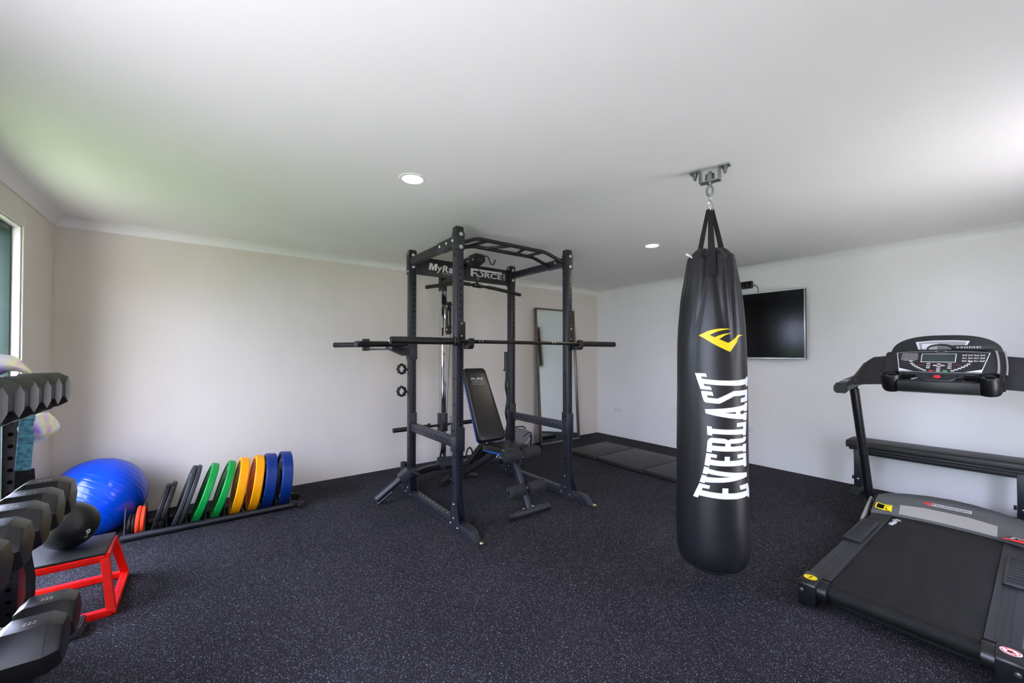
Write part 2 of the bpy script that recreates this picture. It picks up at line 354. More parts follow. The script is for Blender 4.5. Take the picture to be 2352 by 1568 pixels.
# outside: paving and lawn
struct(MB().box(-22, 14, YD-4.0, YD-WT, -.16, -.04).build('patio_ground', 'concrete'))
struct(MB().box(-22, 14, YD-16, YD-4.0, -.18, -.05).build('lawn_ground', 'grass'))
struct(MB().box(-22, XC-WT-1.6, YD-WT, 4, -.18, -.05).build('side_lawn_ground', 'grass'))
struct(MB().box(XC-WT-1.6, XC-WT, -3.0, 4, -.17, -.046).build('side_lawn_strip_ground', 'grass'))
struct(MB().box(XC-WT-3.2, XC-WT, YD-WT, -3.0, -.17, -.045).build('side_path_ground', 'concrete'))
struct(MB().box(XC-WT, 6, YD-WT-.55, YD-WT, H+.02, H+.14).build('added_rear_eave', 'added_eave'))  # unseen eave added to stop sun entering the rear opening
struct(MB().box(XC-WT-.55, XC-WT, -3.2, 2.0, H+.02, H+.14).build('added_side_eave', 'added_eave'))  # unseen eave added against the sun, cut short to let sky in
struct(MB().box(-22, 14, YD-15.2, YD-15.0, -.1, 4.2).build('added_sky_blocker', 'sky_blocker'))  # unseen wall added to block low sky and send warm light indoors
hd = MB(); rnd = random.Random(3)
hd.box(-10.2, -9.4, -6.0, 2.0, -.05, 1.7)
o = hd.build('garden_hedge', 'leaf', bevel=.12); tag(o, 'clipped green hedge outside the left doorway', 'hedge')

# ------------------------------------------------------------------ ceiling downlights
def downlight(c, label):
    t = thing('downlight', label, 'light', c, 0, 'recessed ceiling downlights')
    m = MB(); m.rev([(.058, .001), (.062, -.004), (.080, -.004), (.083, -.001), (.083, .001)], c, n=40); m.build('trim_ring', 'trim', t)
    m = MB(); m.rev([(.059, 0), (.055, -.003), (.0005, -.004)], c, n=40, cap=False); m.build('diffuser', 'lamp_glow', t)
    ld = bpy.data.lights.new('downlight_lamp', 'SPOT'); ld.energy = 20; ld.color = (1, .84, .64); ld.spot_size = math.radians(150); ld.spot_blend = .6; ld.shadow_soft_size = .055
    lo = bpy.data.objects.new('downlight_lamp', ld); COL.link(lo); lo.parent = t; lo.location = (0, 0, -.02)
downlight((-4.301, -2.299, H), 'round glowing downlight above the plate rack side, nearer the camera')
downlight((-1.81, -2.284, H), 'round glowing downlight between the power rack and the punching bag')

# ------------------------------------------------------------------ sockets, timer, television
def socket(y, z, label):
    t = thing('wall_socket', label, 'socket', (0, y, z), 0, 'white sockets on the right wall')
    MB().box(-.012, 0, y-.058, y+.058, z-.037, z+.037).build('plate', 'socket', t, bevel=.004)
    for s in (-1, 1):
        MB().box(-.016, -.012, y+s*.036-.008, y+s*.036+.008, z+.010, z+.026).build('switch', 'socket', t, bevel=.0015)
        m = MB()
        for dy, dz, rot in ((-.006, -.006, .5), (.006, -.006, -.5), (0, -.018, 0)):
            m.bar((-.0128, y+s*.030+dy-math.sin(rot)*.004, z+dz-.004), (-.0128, y+s*.030+dy+math.sin(rot)*.004, z+dz+.004), .002, .0015, X)
        m.build('socket_slots', 'hole', t)
socket(-.433, .433, 'white double wall socket near the far corner beside the mirror')
socket(-2.395, .420, 'white wall socket half hidden behind the punching bag')

t = thing('interval_timer', 'black digital wall timer above the television, cord hanging down', 'timer', (0, -2.31, 2.132))
MB().box(-.035, -.003, -2.469, -2.15, 2.132, 2.222).build('case', 'plastic', t, bevel=.006)
MB().box(-.0365, -.035, -2.458, -2.165, 2.142, 2.212).build('window', 'screen', t)
m = MB()
SEG = {'a': ((0, 1), (1, 1)), 'b': ((1, 1), (1, .5)), 'c': ((1, .5), (1, 0)), 'd': ((0, 0), (1, 0)), 'e': ((0, .5), (0, 0)), 'f': ((0, 1), (0, .5)), 'g': ((0, .5), (1, .5))}
for k, y0 in enumerate((-2.19, -2.255, -2.345, -2.405)):
    for a, b in SEG.values():
        f = lambda q: V(-.0372, y0-q[0]*.030-.004*q[1]*-1, 2.152+q[1]*.050)
        m.bar(f(a), f(b), .005, .0006, X)
for dz in (.018, .036): m.box(-.0375, -.0367, -2.320, -2.313, 2.152+dz-.003, 2.152+dz+.003)
m.build('led_digits', 'led', t)
m = MB(); m.tube(bend((-.02, -2.468, 2.165), (-.012, -2.525, 2.02), .03, [(-.02, -2.505, 2.165), (-.012, -2.528, 2.13)]), .004, 8); m.build('cord', 'rubber', t)

t = thing('television', 'large black flat television with thin silver frame on the right wall', 'television', (-.05, -2.31, 1.275))
ty0, ty1, tz0, tz1 = -3.026, -1.60, 1.277, 2.062
MB().box(-.06, -.004, -2.62, -2.0, 1.42, 1.92).build('wall_bracket', 'steel', t)
MB().box(-.075, -.045, ty0, ty1, tz0, tz1).build('back_shell', 'plastic', t, bevel=.006)
m = MB(); b_ = .011
m.box(-.092, -.075, ty0, ty1, tz0, tz0+.016); m.box(-.092, -.075, ty0, ty1, tz1-b_, tz1); m.box(-.092, -.075, ty0, ty0+b_, tz0+.016, tz1-b_); m.box(-.092, -.075, ty1-b_, ty1, tz0+.016, tz1-b_)
m.build('bezel', 'silver', t, bevel=.002)
MB().box(-.088, -.076, ty0+b_, ty1-b_, tz0+.016, tz1-b_).build('screen', 'screen', t)

# ------------------------------------------------------------------ leaning mirror
t = thing('leaning_mirror', 'tall bronze framed mirror leaning against the back wall', 'mirror', (-1.02, -.17, 0))
mb0 = V(0, -.172, .002); md = (V(0, -.048, 2.015)-mb0); ml = md.length; md.normalize(); mn = md.cross(X)   # outward normal (-Y)
if mn.y > 0: mn = -mn
mx0, mx1 = -1.425, -.625
def mpt(x, s, n): return V(x, 0, 0)+mb0+md*s+mn*n
def mbox(x0, x1, s0, s1, n0, n1):
    return MB().add([mpt(x, s, n) for x in (x0, x1) for s in (s0, s1) for n in (n0, n1)], [(0, 1, 3, 2), (4, 6, 7, 5), (0, 4, 5, 1), (2, 3, 7, 6), (0, 2, 6, 4), (1, 5, 7, 3)])
fw = .016
mbox(mx0, mx0+fw, 0, ml, -.02, .028).build('frame_side', 'bronze', t, bevel=.002); mbox(mx1-fw, mx1, 0, ml, -.02, .028).build('frame_side', 'bronze', t, bevel=.002)
mbox(mx0+fw, mx1-fw, 0, fw, -.02, .028).build('frame_rail', 'bronze', t, bevel=.002); mbox(mx0+fw, mx1-fw, ml-fw, ml, -.02, .028).build('frame_rail', 'bronze', t, bevel=.002)
mbox(mx0+fw, mx1-fw, fw, ml-fw, -.012, .004).build('mirror_glass', 'mirror', t, smooth=0)

# ------------------------------------------------------------------ folding exercise mat
t = thing('exercise_mat', 'black folding exercise mat lying open by the right wall', 'mat', (-1.02, -1.6, 0))
ys = [-.70, -1.21, -1.90, -2.52]
for a, b in zip(ys[:-1], ys[1:]):
    m = MB(); m.box(-1.425, -.62, b+.003, a-.003, .002, .052); m.build('mat_panel', 'mattress', t, bevel=.014, seg=3)

# ------------------------------------------------------------------ gym bag and small loop handle by the back wall
t = thing('gym_bag', 'grey canvas gym bag with black trim beside the mirror', 'bag', (-1.87, -.20, 0))
def sup(c, s, e=.55, nu=36, nv=18):
    rings = []
    sg = lambda v, p: math.copysign(abs(v)**p, v)
    for i in range(1, nv):
        ph = -math.pi/2+math.pi*i/nv
        rings.append([V(c[0]+s[0]*sg(math.cos(ph), e)*sg(math.cos(th), e), c[1]+s[1]*sg(math.cos(ph), e)*sg(math.sin(th), e), c[2]+s[2]*sg(math.sin(ph), e)) for th in [2*math.pi*k/nu for k in range(nu)]])
    return MB().loft(rings)
b = sup((-1.87, -.19, .155), (.245, .13, .153), .62)
b.xf(lambda p: p+V(0, 0, -.05*max(0, (p.x+1.87)/.245)*(p.z/.31))+V(.006, .006, .004)*noise.noise(p*14)); b.build('bag_body', 'bag_grey', t, smooth=60)
def onbag(u, v):  # u along x -1..1, v 0..1 up the front
    x = -1.87+u*.225; z = .02+v*.285; r = max(.05, 1-abs(u)**3.2); rz = max(0, 1-abs((z-.155)/.155)**3.2); return V(x, -.19-.132*min(r, 1)**.3*rz**.31, z-.05*max(0, u)*(z/.31))
m = MB(); m.tube([onbag(.05+.85*i/14, .55+.35*math.sin(math.pi*(i/14)*.5+.35)) for i in range(15)], .006, 8); m.build('zip_trim', 'webbing', t)
m = MB(); m.tube([onbag(.15+.55*i/10, .30+.38*i/10) for i in range(11)], .004, 6); m.tube([onbag(.80+.1*math.sin(i/10*math.pi), .20+.5*i/10) for i in range(11)], .004, 6); m.build('piping', 'white_print', t)
m = MB(); m.sweep([onbag(.62, .05+.75*i/10)+V(0, -.004, 0) for i in range(11)], rrect(.045, .006, .002, 2), up=X); m.build('strap', 'webbing', t)
m = MB(); m.tube(bend((-2.02, -.19, .29), (-1.72, -.19, .28), .06, [(-1.97, -.21, .335), (-1.77, -.21, .325)]), .008, 8); m.build('carry_handle', 'webbing', t)

m = MB(); pts = [V(-2.70+.055*math.cos(a), -.30+.02*math.cos(a), .09+.085*math.sin(a)) for a in [2*math.pi*i/24 for i in range(24)]]
m.tube(pts, .009, 10, closed=True)
t = thing('ankle_strap', 'small black loop strap standing on the floor behind the bench', 'strap', (-2.70, -.30, 0))
m.build('loop', 'webbing', t)
MB().box(-2.70-.03, -2.70+.03, -.325, -.275, 0, .022).build('pad', 'rubber', t, bevel=.006)
# ================================================================== power rack
xl, xr, yf, yb, uw, RT = -3.747, -2.567, -1.872, -.985, .066, 2.315
rack = thing('power_rack', 'tall black steel power rack with lat pulldown tower in the centre', 'power rack', (-3.157, -1.43, 0))
hw = uw/2
def bolt(p, n, r=.010, m='bolt', parent=rack): return MB().dome(p, n, r*1.12).build('bolt', m, parent)
for ux in (xl, xr):
    for uy in (yf, yb):
        m = MB(); m.box(ux-hw, ux+hw, uy-hw, uy+hw, uw, RT); u = m.build('upright', 'steel2', rack, bevel=.006)
        MB().box(ux-hw+.002, ux+hw-.002, uy-hw+.002, uy+hw-.002, RT, RT+.004).build('end_cap', 'plastic', u, bevel=.002)
        h = MB(); z = .27
        while z < 2.02:
            disc(h, (ux+.006, uy-hw, z), -Y, .0075)
            z += .0262 if z < 1.36 else .0524
        for z in (.35, .55, .75, .95, 1.15, 2.10):
            disc(h, (ux-hw, uy, z), -X, .009); disc(h, (ux+hw, uy, z), X, .009)
        h.build('peg_holes', 'hole', u)
        nb = MB()
        for k, z in enumerate((.40, .53, .66, .92, 1.05, 1.18, 1.31, 1.46, 1.74, 2.00)):
            text(nb, str((10, 15, 20, 25, 30, 35, 40, 45, 50, 54)[k]), (ux+.017, uy-hw-.0008, z-.004), X, Z, .012, .008)
        nb.build('height_numbers', 'hole', u)
    # base rail with sloped front foot
    m = MB(); poly = [(-2.165, 0), (-2.105, uw), (-.735, uw), (-.735, 0)]
    m.loft([[V(ux-hw, a, b) for a, b in poly], [V(ux+hw, a, b) for a, b in poly]])
    br = m.build('base_rail', 'steel2', rack, bevel=.003)
    h = MB(); h2 = MB()
    for k in range(9):
        disc(h, (ux+.004, -1.17-.066*k, uw), Z, .0072)
    for k in range(13):
        y = -1.12-.055*k; disc(h2, (ux-hw, y, .033), -X, .007); disc(h2, (ux+hw, y, .033), X, .007)
    h.build('rail_dots', 'offwhite_print', br); h2.build('rail_holes', 'hole', br)  # pale discs along the rail top, dark discs on its sides
    MB().box(ux-.03, ux+.035, -2.225, -2.165, 0, .004).build('floor_plate', 'steel', rack)
    bolt((ux+.012, -2.195, .004), Z, .012, 'brass')
    # gusset plates
    for s in (-1, 1):
        for (gy, poly, bl) in ((yf, [(-.115, 0), (.085, 0), (.06, .07), (.03, .215), (-.033, .215)], ((0, .190), (.002, .085), (.05, .035), (-.06, .030))),
                               (yb, [(-.09, 0), (.115, 0), (.033, .215), (-.030, .215), (-.06, .07)], ((-.002, .185), (-.002, .085), (.05, .035), (-.055, .030)))):
            fx = ux+s*(hw+.0005)
            m = MB(); m.loft([[V(fx, gy+a, b) for a, b in poly], [V(fx+s*.004, gy+a, b) for a, b in poly]]); m.build('gusset', 'steel2', rack)
            for a, b in bl: bolt((fx+s*.004, gy+a, b), (s, 0, 0), .0085)
    # top side beam with mounting sleeve and brackets
    m = MB(); m.box(ux-.030, ux+.030, yf+hw, yb-hw, 2.180, 2.243); tb = m.build('top_beam', 'steel2', rack, bevel=.003)
    m = MB(); m.box(ux-.034, ux+.034, yf+hw, -1.585, 2.174, 2.248); m.build('beam_sleeve', 'steel2', tb, bevel=.003)
    h = MB()
    for k in range(10):
        for s in (-1, 1): disc(h, (ux+s*.030, -1.53+.05*k, 2.212), (s, 0, 0), .0065)
    h.build('beam_holes', 'hole', tb)
    for y in (-1.848, -1.741, -1.627):
        for s in (-1, 1): bolt((ux+s*(.036 if y < -1.84 else .034), y, 2.214), (s, 0, 0), .010)
    m = MB(); m.box(ux-hw-.004, ux+hw+.004, yf-hw-.005, yf-hw, 2.140, 2.274)
    for s in (-1, 1): m.box(min(ux+s*hw, ux+s*(hw+.004)), max(ux+s*hw, ux+s*(hw+.004)), yf-hw, yf+hw, 2.140, 2.274)
    m.build('front_bracket', 'steel2', rack, bevel=.0015)
    for z in (2.258, 2.160): bolt((ux+.004, yf-hw-.005, z), -Y, .012)
    for s in (-1, 1):
        m = MB(); m.box(min(ux+s*hw, ux+s*(hw+.005)), max(ux+s*hw, ux+s*(hw+.005)), yb-.028, yb+.04, 2.09, 2.305); m.build('rear_bracket', 'steel2', rack, bevel=.0015)
    for z in (2.287, 2.115):
        for s in (-1, 1): bolt((ux+s*(hw+.005), yb, z), (s, 0, 0), .009)
    for z in (2.270, 2.160): bolt((ux, yb-hw, z), -Y, .011)
    # safety arm between front and rear upright
    m = MB(); m.box(ux-.025, ux+.025, yf+hw+.005, yb-hw-.005, .615, .690)
    sa = m.build('safety_arm', 'steel2', rack, bevel=.003)
    h = MB()
    for k in range(12):
        for s in (-1, 1): disc(h, (ux+s*.025, -1.75+.056*k, .655), (s, 0, 0), .0075)
    h.build('arm_holes', 'hole', sa)
    h = MB()
    for k in range(5): disc(h, (ux, -1.76+.15*k, .690), Z, .006)
    h.build('arm_pins', 'offwhite_print', sa)
    for yy, s in ((yf, 1), (yb, -1)):
        m = MB(); f_ = yy+s*hw if s > 0 else yy-hw
        m.box(ux-.038, ux+.038, min(f_, f_+s*.006), max(f_, f_+s*.006), .585, .785)
        q0, q1 = (yf-hw-.001, f_-.0005) if s > 0 else (f_+.0005, f_+.04)
        for sx in (-1, 1): m.box(min(ux+sx*.034, ux+sx*.039), max(ux+sx*.034, ux+sx*.039), q0, q1, .588, .705)
        if s > 0: m.box(ux-.0395, ux+.0395, yf-hw-.007, yf-hw-.0015, .590, .775)
        m.build('arm_bracket', 'steel2', sa, bevel=.002)
    # J hook on the front face
    m = MB(); m.box(ux-.026, ux+.042, yf-hw-.012, yf-hw-.001, 1.385, 1.585)
    jh = m.build('j_hook', 'steel', rack, bevel=.003)
    poly = [(0, 1.375), (-.095, 1.375), (-.115, 1.395), (-.115, 1.455), (-.098, 1.455), (-.096, 1.410), (-.03, 1.405), (-.012, 1.44), (0, 1.44)]
    m = MB(); m.loft([[V(ux+.006, yf-hw-.012+a, b) for a, b in poly], [V(ux+.05, yf-hw-.012+a, b) for a, b in poly]]); m.build('hook_lip', 'plastic', jh, bevel=.003)
    for z in (1.57, 1.475): MB().dome((ux+.008, yf-hw-.012, z), -Y, .006).build('rivet', 'bolt', jh)
# sign board across the back
m = MB(); m.box(xl+hw, xr-hw, -1.004, -.985, 2.095, 2.266); sb = m.build('sign_board', 'steel', rack, bevel=.003)
t_ = MB(); sy = -1.0052
flat(t_, [(a*.084+b*.012, b*.066) for a, b in ((0, 0), (.25, 0), (.25, .60), (.40, 0), (.60, 0), (.75, .60), (.75, 0), (1, 0), (1, 1), (.66, 1), (.5, .38), (.34, 1), (0, 1))], (-3.584, sy, 2.155), X, Z); text(t_, 'y', (-3.497, sy, 2.132), X, Z, .060, .066, .014, .12); text(t_, 'R', (-3.436, sy, 2.148), X, Z, .066, .068, .02, .12)
text(t_, 'ack', (-3.366, sy, 2.148), X, Z, .158, .072, .02, .12)
text(t_, 'ORCE', (-3.049, sy, 2.148), X, Z, .338, .058, .022)
flat(t_, [(0, 0), (.028, 0), (.028, .028), (.062, .028), (.062, .040), (.028, .044), (.028, .062), (.40, .062), (.40, .082), (0, .082)], (-3.109, sy, 2.148), X, Z)
text(t_, 'USA', (-2.667, sy, 2.148), Z, -X, .076, .030, .015)
t_.build('sign_lettering', 'offwhite_print', sb, smooth=0)
t_ = MB(); text(t_, 'DESIGNED IN', (-3.437, sy, 2.128), X, Z, .12, .013, .0); t_.build('small_lettering', 'grey_print', sb, smooth=0)
# multi grip pull up bar
pu = MB(); xi0, xi1, xm = xl+.03, xr-.03, -3.157
pu.tube(bend((xi0, -1.848, 2.205), (xi1, -1.848, 2.205), .05, [(xm-.375, -1.808, 2.282), (xm+.375, -1.808, 2.282)]), .0165, 14)
p0 = pu.build('pull_up_bar', 'steel', rack)
m = MB(); m.tube(bend((xi0, -1.646, 2.203), (xi1, -1.646, 2.203), .05, [(xm-.33, -1.665, 2.258), (xm+.33, -1.665, 2.258)]), .0165, 14); m.build('pull_up_bar', 'steel', rack)
for a, b in ((-.36, -.27), (-.20, -.02), (.13, .13), (.26, .34)):
    m = MB(); m.tube([(xm+a, -1.668, 2.258), (xm+b, -1.806, 2.280)], .013, 12); m.build('grip_rung', 'steel', rack)
# lat tower: chrome guides, boom, pulleys, cable, carriage
gx, gy = -3.157, -.47
cb = bend((xl+.01, -.76, .10), (xr-.01, -.76, .10), .12, [(-3.42, -.585, .10), (-2.89, -.585, .10)], 7)
m = MB(); m.sweep(cb, rrect(.05, .065, .008, 2), up=Z); m.build('rear_crossbeam', 'steel2', rack)
for s in (-1, 1):
    m = MB(); m.box((xl if s < 0 else xr)-.03, (xl if s < 0 else xr)+.03, -.80, -.735, .02, .135); m.build('crossbeam_end', 'steel2', rack, bevel=.004)
m = MB(); m.box(gx-.05, gx+.05, gy-.125, gy+.05, .07, .15); m.build('tower_foot', 'steel2', rack, bevel=.005)
bolt((gx, gy-.125, .125), -Y, .011)
m = MB(); m.box(gx-.031, gx+.031, gy-.03, gy+.03, .15, 2.14); m.build('guide_tube', 'chrome', rack, bevel=.004)
m = MB(); m.box(gx-.036, gx+.036, gy-.036, gy+.036, 2.05, 2.29); m.box(gx-.030, gx+.030, -.985, gy-.036, 2.11, 2.17); m.build('tower_head', 'steel', rack, bevel=.004)
m = MB(); m.box(gx-.030, gx+.030, -1.16, gy+.03, 2.262, 2.318); bo = m.build('boom', 'steel', rack, bevel=.004)
m = MB(); m.loft([[V(gx+s*.045, a, b) for a, b in ((-1.285, 2.295), (-1.25, 2.325), (-1.12, 2.325), (-1.08, 2.235), (-1.19, 2.215), (-1.285, 2.245))] for s in (-1, 1)]); m.build('boom_head', 'steel', bo, bevel=.004)
for yy in (-1.10, -1.20): bolt((gx+.045, yy, 2.27), X, .007); bolt((gx-.045, yy, 2.27), -X, .007)
m = MB(); m.tube(bend((gx+.03, -1.285, 2.30), (gx+.155, -1.30, 2.275), .02, [(gx+.07, -1.295, 2.300), (gx+.10, -1.30, 2.225), (gx+.135, -1.30, 2.225)]), .0055, 10); m.build('hook', 'steel', bo)
def wheel(c, ax, r, w, parent, name='pulley'):
    m = MB(); m.rev([(.008, -w/2), (r, -w/2), (r*.86, -w*.12), (r*.86, w*.12), (r, w/2), (.008, w/2)], c, ax, 28); return m.build(name, 'plastic', parent)
wheel((gx, -1.185, 2.245), X, .05, .03, rack)
pcx, pcy = gx+.005, -.60
for z in (1.865, 1.605): wheel((pcx, pcy, z), X, .055, .028, rack)
for s in (-1, 1):
    m = MB()
    poly = [(.026*math.cos(a), 1.605+.026*math.sin(a)) for a in [math.pi+math.pi*i/8 for i in range(9)]]+[(.026*math.cos(a), 1.865+.026*math.sin(a)) for a in [math.pi*i/8 for i in range(9)]]
    m.loft([[V(pcx+s*.018, pcy+a, b) for a, b in poly], [V(pcx+s*.022, pcy+a, b) for a, b in poly]])
    m.build('pulley_plate', 'steel', rack)
for z in (1.865, 1.605): bolt((pcx-.022, pcy, z), -X, .009); bolt((pcx+.022, pcy, z), X, .009)
for p_, q_ in (((gx, -1.235, 2.235), (gx, -1.235, 2.150)), ((pcx, pcy+.048, 1.865), (pcx, -.545, 2.25)), ((pcx, pcy-.048, 1.605), (pcx+.01, gy-.075, .66)), ((pcx+.04, pcy-.02, 1.85), (pcx+.045, -.62, .20))):
    m = MB(); m.tube([p_, q_], .0029, 8); m.build('cable', 'rubber', rack)
m = MB(); m.ball((gx, -1.235, 2.138), .019, 14, 10); m.build('cable_stop', 'rubber', rack)
car = MB(); car.box(gx-.044, gx+.044, gy-.044, gy+.044, .46, .665); cr = car.build('weight_carriage', 'steel2', rack, bevel=.004)
m = MB(); m.loft([[V(gx+s*.045, gy+a, b) for a, b in ((-.10, .54), (-.04, .60), (-.04, .47), (-.09, .50))] for s in (-1, -.8)]); m.build('carriage_lug', 'steel2', cr)
for s, L in ((-1, .575), (1, .52)):
    m = MB(); m.cyl((gx+s*.044, gy, .53), (gx+s*.16, gy, .53), .014, n=14); m.cyl((gx+s*.16, gy, .53), (gx+s*.17, gy, .53), .036, n=18); m.cyl((gx+s*.17, gy, .53), (gx+s*L, gy, .53), .0245, n=18); m.build('weight_horn', 'steel', cr)
ch = MB()
for k in range(11):
    z = .62-.036*k; c = V(gx+.055, gy-.09, z); a = X if k % 2 else Y
    pts = [c+a*(.008*math.cos(q))+Z*(.022*math.sin(q)) for q in [2*math.pi*i/12 for i in range(12)]]; ch.tube(pts, .0028, 6, closed=True)
cho = ch.build('chain', 'chrome', rack)
m = MB(); pl = [V(-3.335, -.765, .155), V(-3.16, -.80, .150), V(-3.15, -.71, .225), V(-3.325, -.675, .23)]; nn = (pl[1]-pl[0]).cross(pl[3]-pl[0]).normalized()
m.loft([pl, [p+nn*.006 for p in pl]]); m.box(-3.27, -3.22, -.74, -.62, .10, .16); m.build('foot_plate', 'steel2', rack, bevel=.002)
# upright bar holders at the back
for hx, hy in ((xl-.035, -.885), (-2.535, -.85)):
    m = MB(); m.rev([(.030, .10), (.030, .30), (.026, .30), (.026, .11)], (hx, hy, 0), n=20, cap=False); m.rev([(.001, .10), (.030, .10)], (hx, hy, 0), n=20, cap=False); m.box(hx-.02, hx+.02, hy-.10, hy-.028, .13, .20); m.build('bar_holder', 'steel2', rack)

# ------------------------------------------------------------------ things on and in the rack
by, bz = yf-hw-.062, 1.432
t = thing('barbell', 'long black olympic barbell resting on the front hooks of the power rack', 'barbell', (-3.155, by, bz))
m = MB(); m.cyl((-3.80, by, bz), (-2.50, by, bz), .0145, n=18); m.build('shaft', 'blackbar', t)
for s in (-1, 1):
    e = -4.313 if s < 0 else -1.997; c0 = -3.80 if s < 0 else -2.515
    m = MB(); m.rev([(.015, 0), (.033, 0), (.036, .004), (.036, .012), (.031, .016), (.031, .022), (.036, .026), (.036, .036), (.033, .040), (.0255, .042)], (c0, by, bz), (s, 0, 0), 24); m.build('collar', 'blackbar', t)
    m = MB(); m.rev([(.0255, .03), (.0255, abs(e-c0)-.004), (.022, abs(e-c0)), (.020, abs(e-c0)), (.019, abs(e-c0)-.004), (.001, abs(e-c0)-.004)], (c0, by, bz), (s, 0, 0), 24, cap=False); m.build('sleeve', 'blackbar', t)
    m = MB(); m.rev([(.021, 0), (.023, .002), (.0255, .0005)], (e, by, bz), (-s, 0, 0), 24, cap=False); m.build('end_ring', 'bolt', t)
m = MB()
for x in (-3.62, -3.59, -2.86, -2.83): m.cyl((x, by, bz), (x+.005, by, bz), .0149, n=18)
m.build('knurl_marks', 'bolt', t)

t = thing('lat_bar', 'black angled lat pulldown bar hanging from the cable inside the rack', 'pulldown bar', (gx, -1.235, 2.0))
ly = -1.205
t.location = (gx, ly, 2.0); W[t] = Matrix.Translation(V(gx, ly, 2.0))
m = MB(); m.tube(bend((-3.705, ly, 1.945), (-2.61, ly, 1.970), .06, [(-3.36, ly, 2.022), (-2.955, ly, 2.008)]), .0135, 14); m.build('bar', 'blackbar', t)
for a, b in (((-3.705, 1.945), (-3.30, 2.0215)), ((-2.90, 2.002), (-2.61, 1.970))):
    a_, b_ = V(a[0], ly, a[1]), V(b[0], ly, b[1])
    if a[0] < -3.2: pts = bend(a_, V(-3.24, ly, 2.018), .06, [(-3.36, ly, 2.022)])
    else: pts = bend(V(-3.03, ly, 2.011), b_, .06, [(-2.955, ly, 2.008)])
    m = MB(); m.tube(pts, .0175, 14); m.build('rubber_grip', 'rubber', t)
m = MB(); m.cyl((gx-.045, ly, 2.016), (gx+.045, ly, 2.013), .021, n=18); m.box(gx-.012, gx+.012, ly-.008, ly+.008, 2.03, 2.07); m.build('swivel', 'steel', t)
for s in (-1, 1): MB().dome((gx+s*.028, ly-.021, 2.016), -Y, .004).build('rivet', 'bolt', t)
m = MB(); pts = [V(gx+(.010+.008*math.cos(a))*math.copysign(1, math.cos(a))*abs(math.cos(a)), ly-.005, 2.093+.034*math.sin(a)) for a in [2*math.pi*i/20 for i in range(20)]]
m.tube(pts, .0032, 8, closed=True); m.build('carabiner', 'chrome', t)

t = thing('curl_bar', 'black zigzag curl bar standing upright behind the rear right upright', 'curl bar', (-2.535, -.85, .11))
m = MB(); z = lambda x, q: V(-2.535+x, -.85, q)
m.tube(bend(z(0, .32), z(0, 1.15), .05, [z(0, .46), z(.022, .53), z(-.012, .66), z(.022, .82), z(-.012, .96), z(0, 1.05)], 4), .0135, 12); m.build('shaft', 'blackbar', t)
for a, b in ((.112, .315), (1.155, 1.36)):
    m = MB(); m.cyl(z(0, a), z(0, b), .0250, n=20); m.build('sleeve', 'blackbar', t)
for q in (.322, 1.150): m = MB(); m.cyl(z(0, q-.009), z(0, q+.009), .036, n=20); m.build('collar', 'blackbar', t)

for k, (zz, lab) in enumerate(((1.195, 'black eight sided bar clamp, upper of two on the rack upright'), (.986, 'black eight sided bar clamp, lower of two on the rack upright'))):
    t = thing('bar_clamp', lab, 'bar clamp', (-3.83, -.955, zz-.05), 0, 'bar clamps clipped to the rack')
    c = V(-3.836, -.965, zz); m = MB(); ring = []
    for i in range(32):
        a = 2*math.pi*i/32; ro = .049+.0045*math.cos(8*a); ri = .031+.003*math.cos(6*a)
        ring.append((ro, ri, a))
    d_ = V(.25, -1, 0).normalized(); u_ = V(1, .25, 0).normalized()
    P = lambda r, a, w_: c+u_*(r*math.cos(a))+Z*(r*math.sin(a))+d_*w_
    m.loft([[P(r[0], r[2], -.014) for r in ring], [P(r[0], r[2], .010) for r in ring], [P(r[0]-.005, r[2], .014) for r in ring], [P(r[1]+.003, r[2], .014) for r in ring], [P(r[1], r[2], .010) for r in ring], [P(r[1], r[2], -.014) for r in ring]], closed=True)
    m.build('clamp_ring', 'plastic', t, smooth=40)
    m = MB(); m.bar(c+u_*.030+Z*-.045, c+u_*.038+Z*.01, .016, .026, Z); m.build('clamp_lever', 'plastic', t, bevel=.003)
    m = MB(); m.cyl((-3.79, -.93, zz-.01), (-3.79, -.985, zz-.01), .008, n=10); m.build('hanging_peg', 'steel', t)

t = thing('dip_attachment', 'pair of black dip bars jutting from the rear left upright', 'dip bars', (-3.80, -.985, 1.30))
m = MB()
m.box(xl-hw-.007, xl+hw+.007, yb-hw-.007, yb-hw-.001, 1.285, 1.445); m.box(xl-hw-.007, xl-hw-.001, yb-hw-.001, yb+hw+.005, 1.285, 1.445); m.box(xl+hw+.001, xl+hw+.007, yb-hw, yb+hw+.005, 1.285, 1.445); m.build('clamp_bracket', 'steel2', t, bevel=.002)
m = MB(); m.loft([[V(a, yb+s, b) for a, b in ((xl-hw-.007, 1.32), (xl-hw-.06, 1.32), (xl-hw-.21, 1.385), (xl-hw-.21, 1.40), (xl-hw-.007, 1.40))] for s in (-.03, .03)]); m.build('support_wedge', 'steel2', t, bevel=.003)
nt, ft = V(-4.346, -1.295, 1.416), V(-4.285, -.36, 1.424)
for tip, base in ((nt, V(-3.835, -1.06, 1.428)), (ft, V(-3.90, -.90, 1.428))):
    m = MB(); m.cyl(base, tip, .0245, n=20); b_ = m.build('dip_bar', 'steel', t); d = (tip-base).normalized()
    m = MB(); m.cyl(tip, tip+d*.004, .026, .023, n=20); m.build('end_cap', 'rubber', b_)
p = ft+(V(-3.90, -.90, 1.428)-ft)*.55
m = MB(); m.box(p.x-.028, p.x+.028, p.y-.03, p.y+.03, p.z+.024, p.z+.055); m.box(p.x-.028, p.x+.028, p.y-.03, p.y+.03, p.z-.060, p.z-.024); m.build('bar_bracket', 'steel', t, bevel=.003)
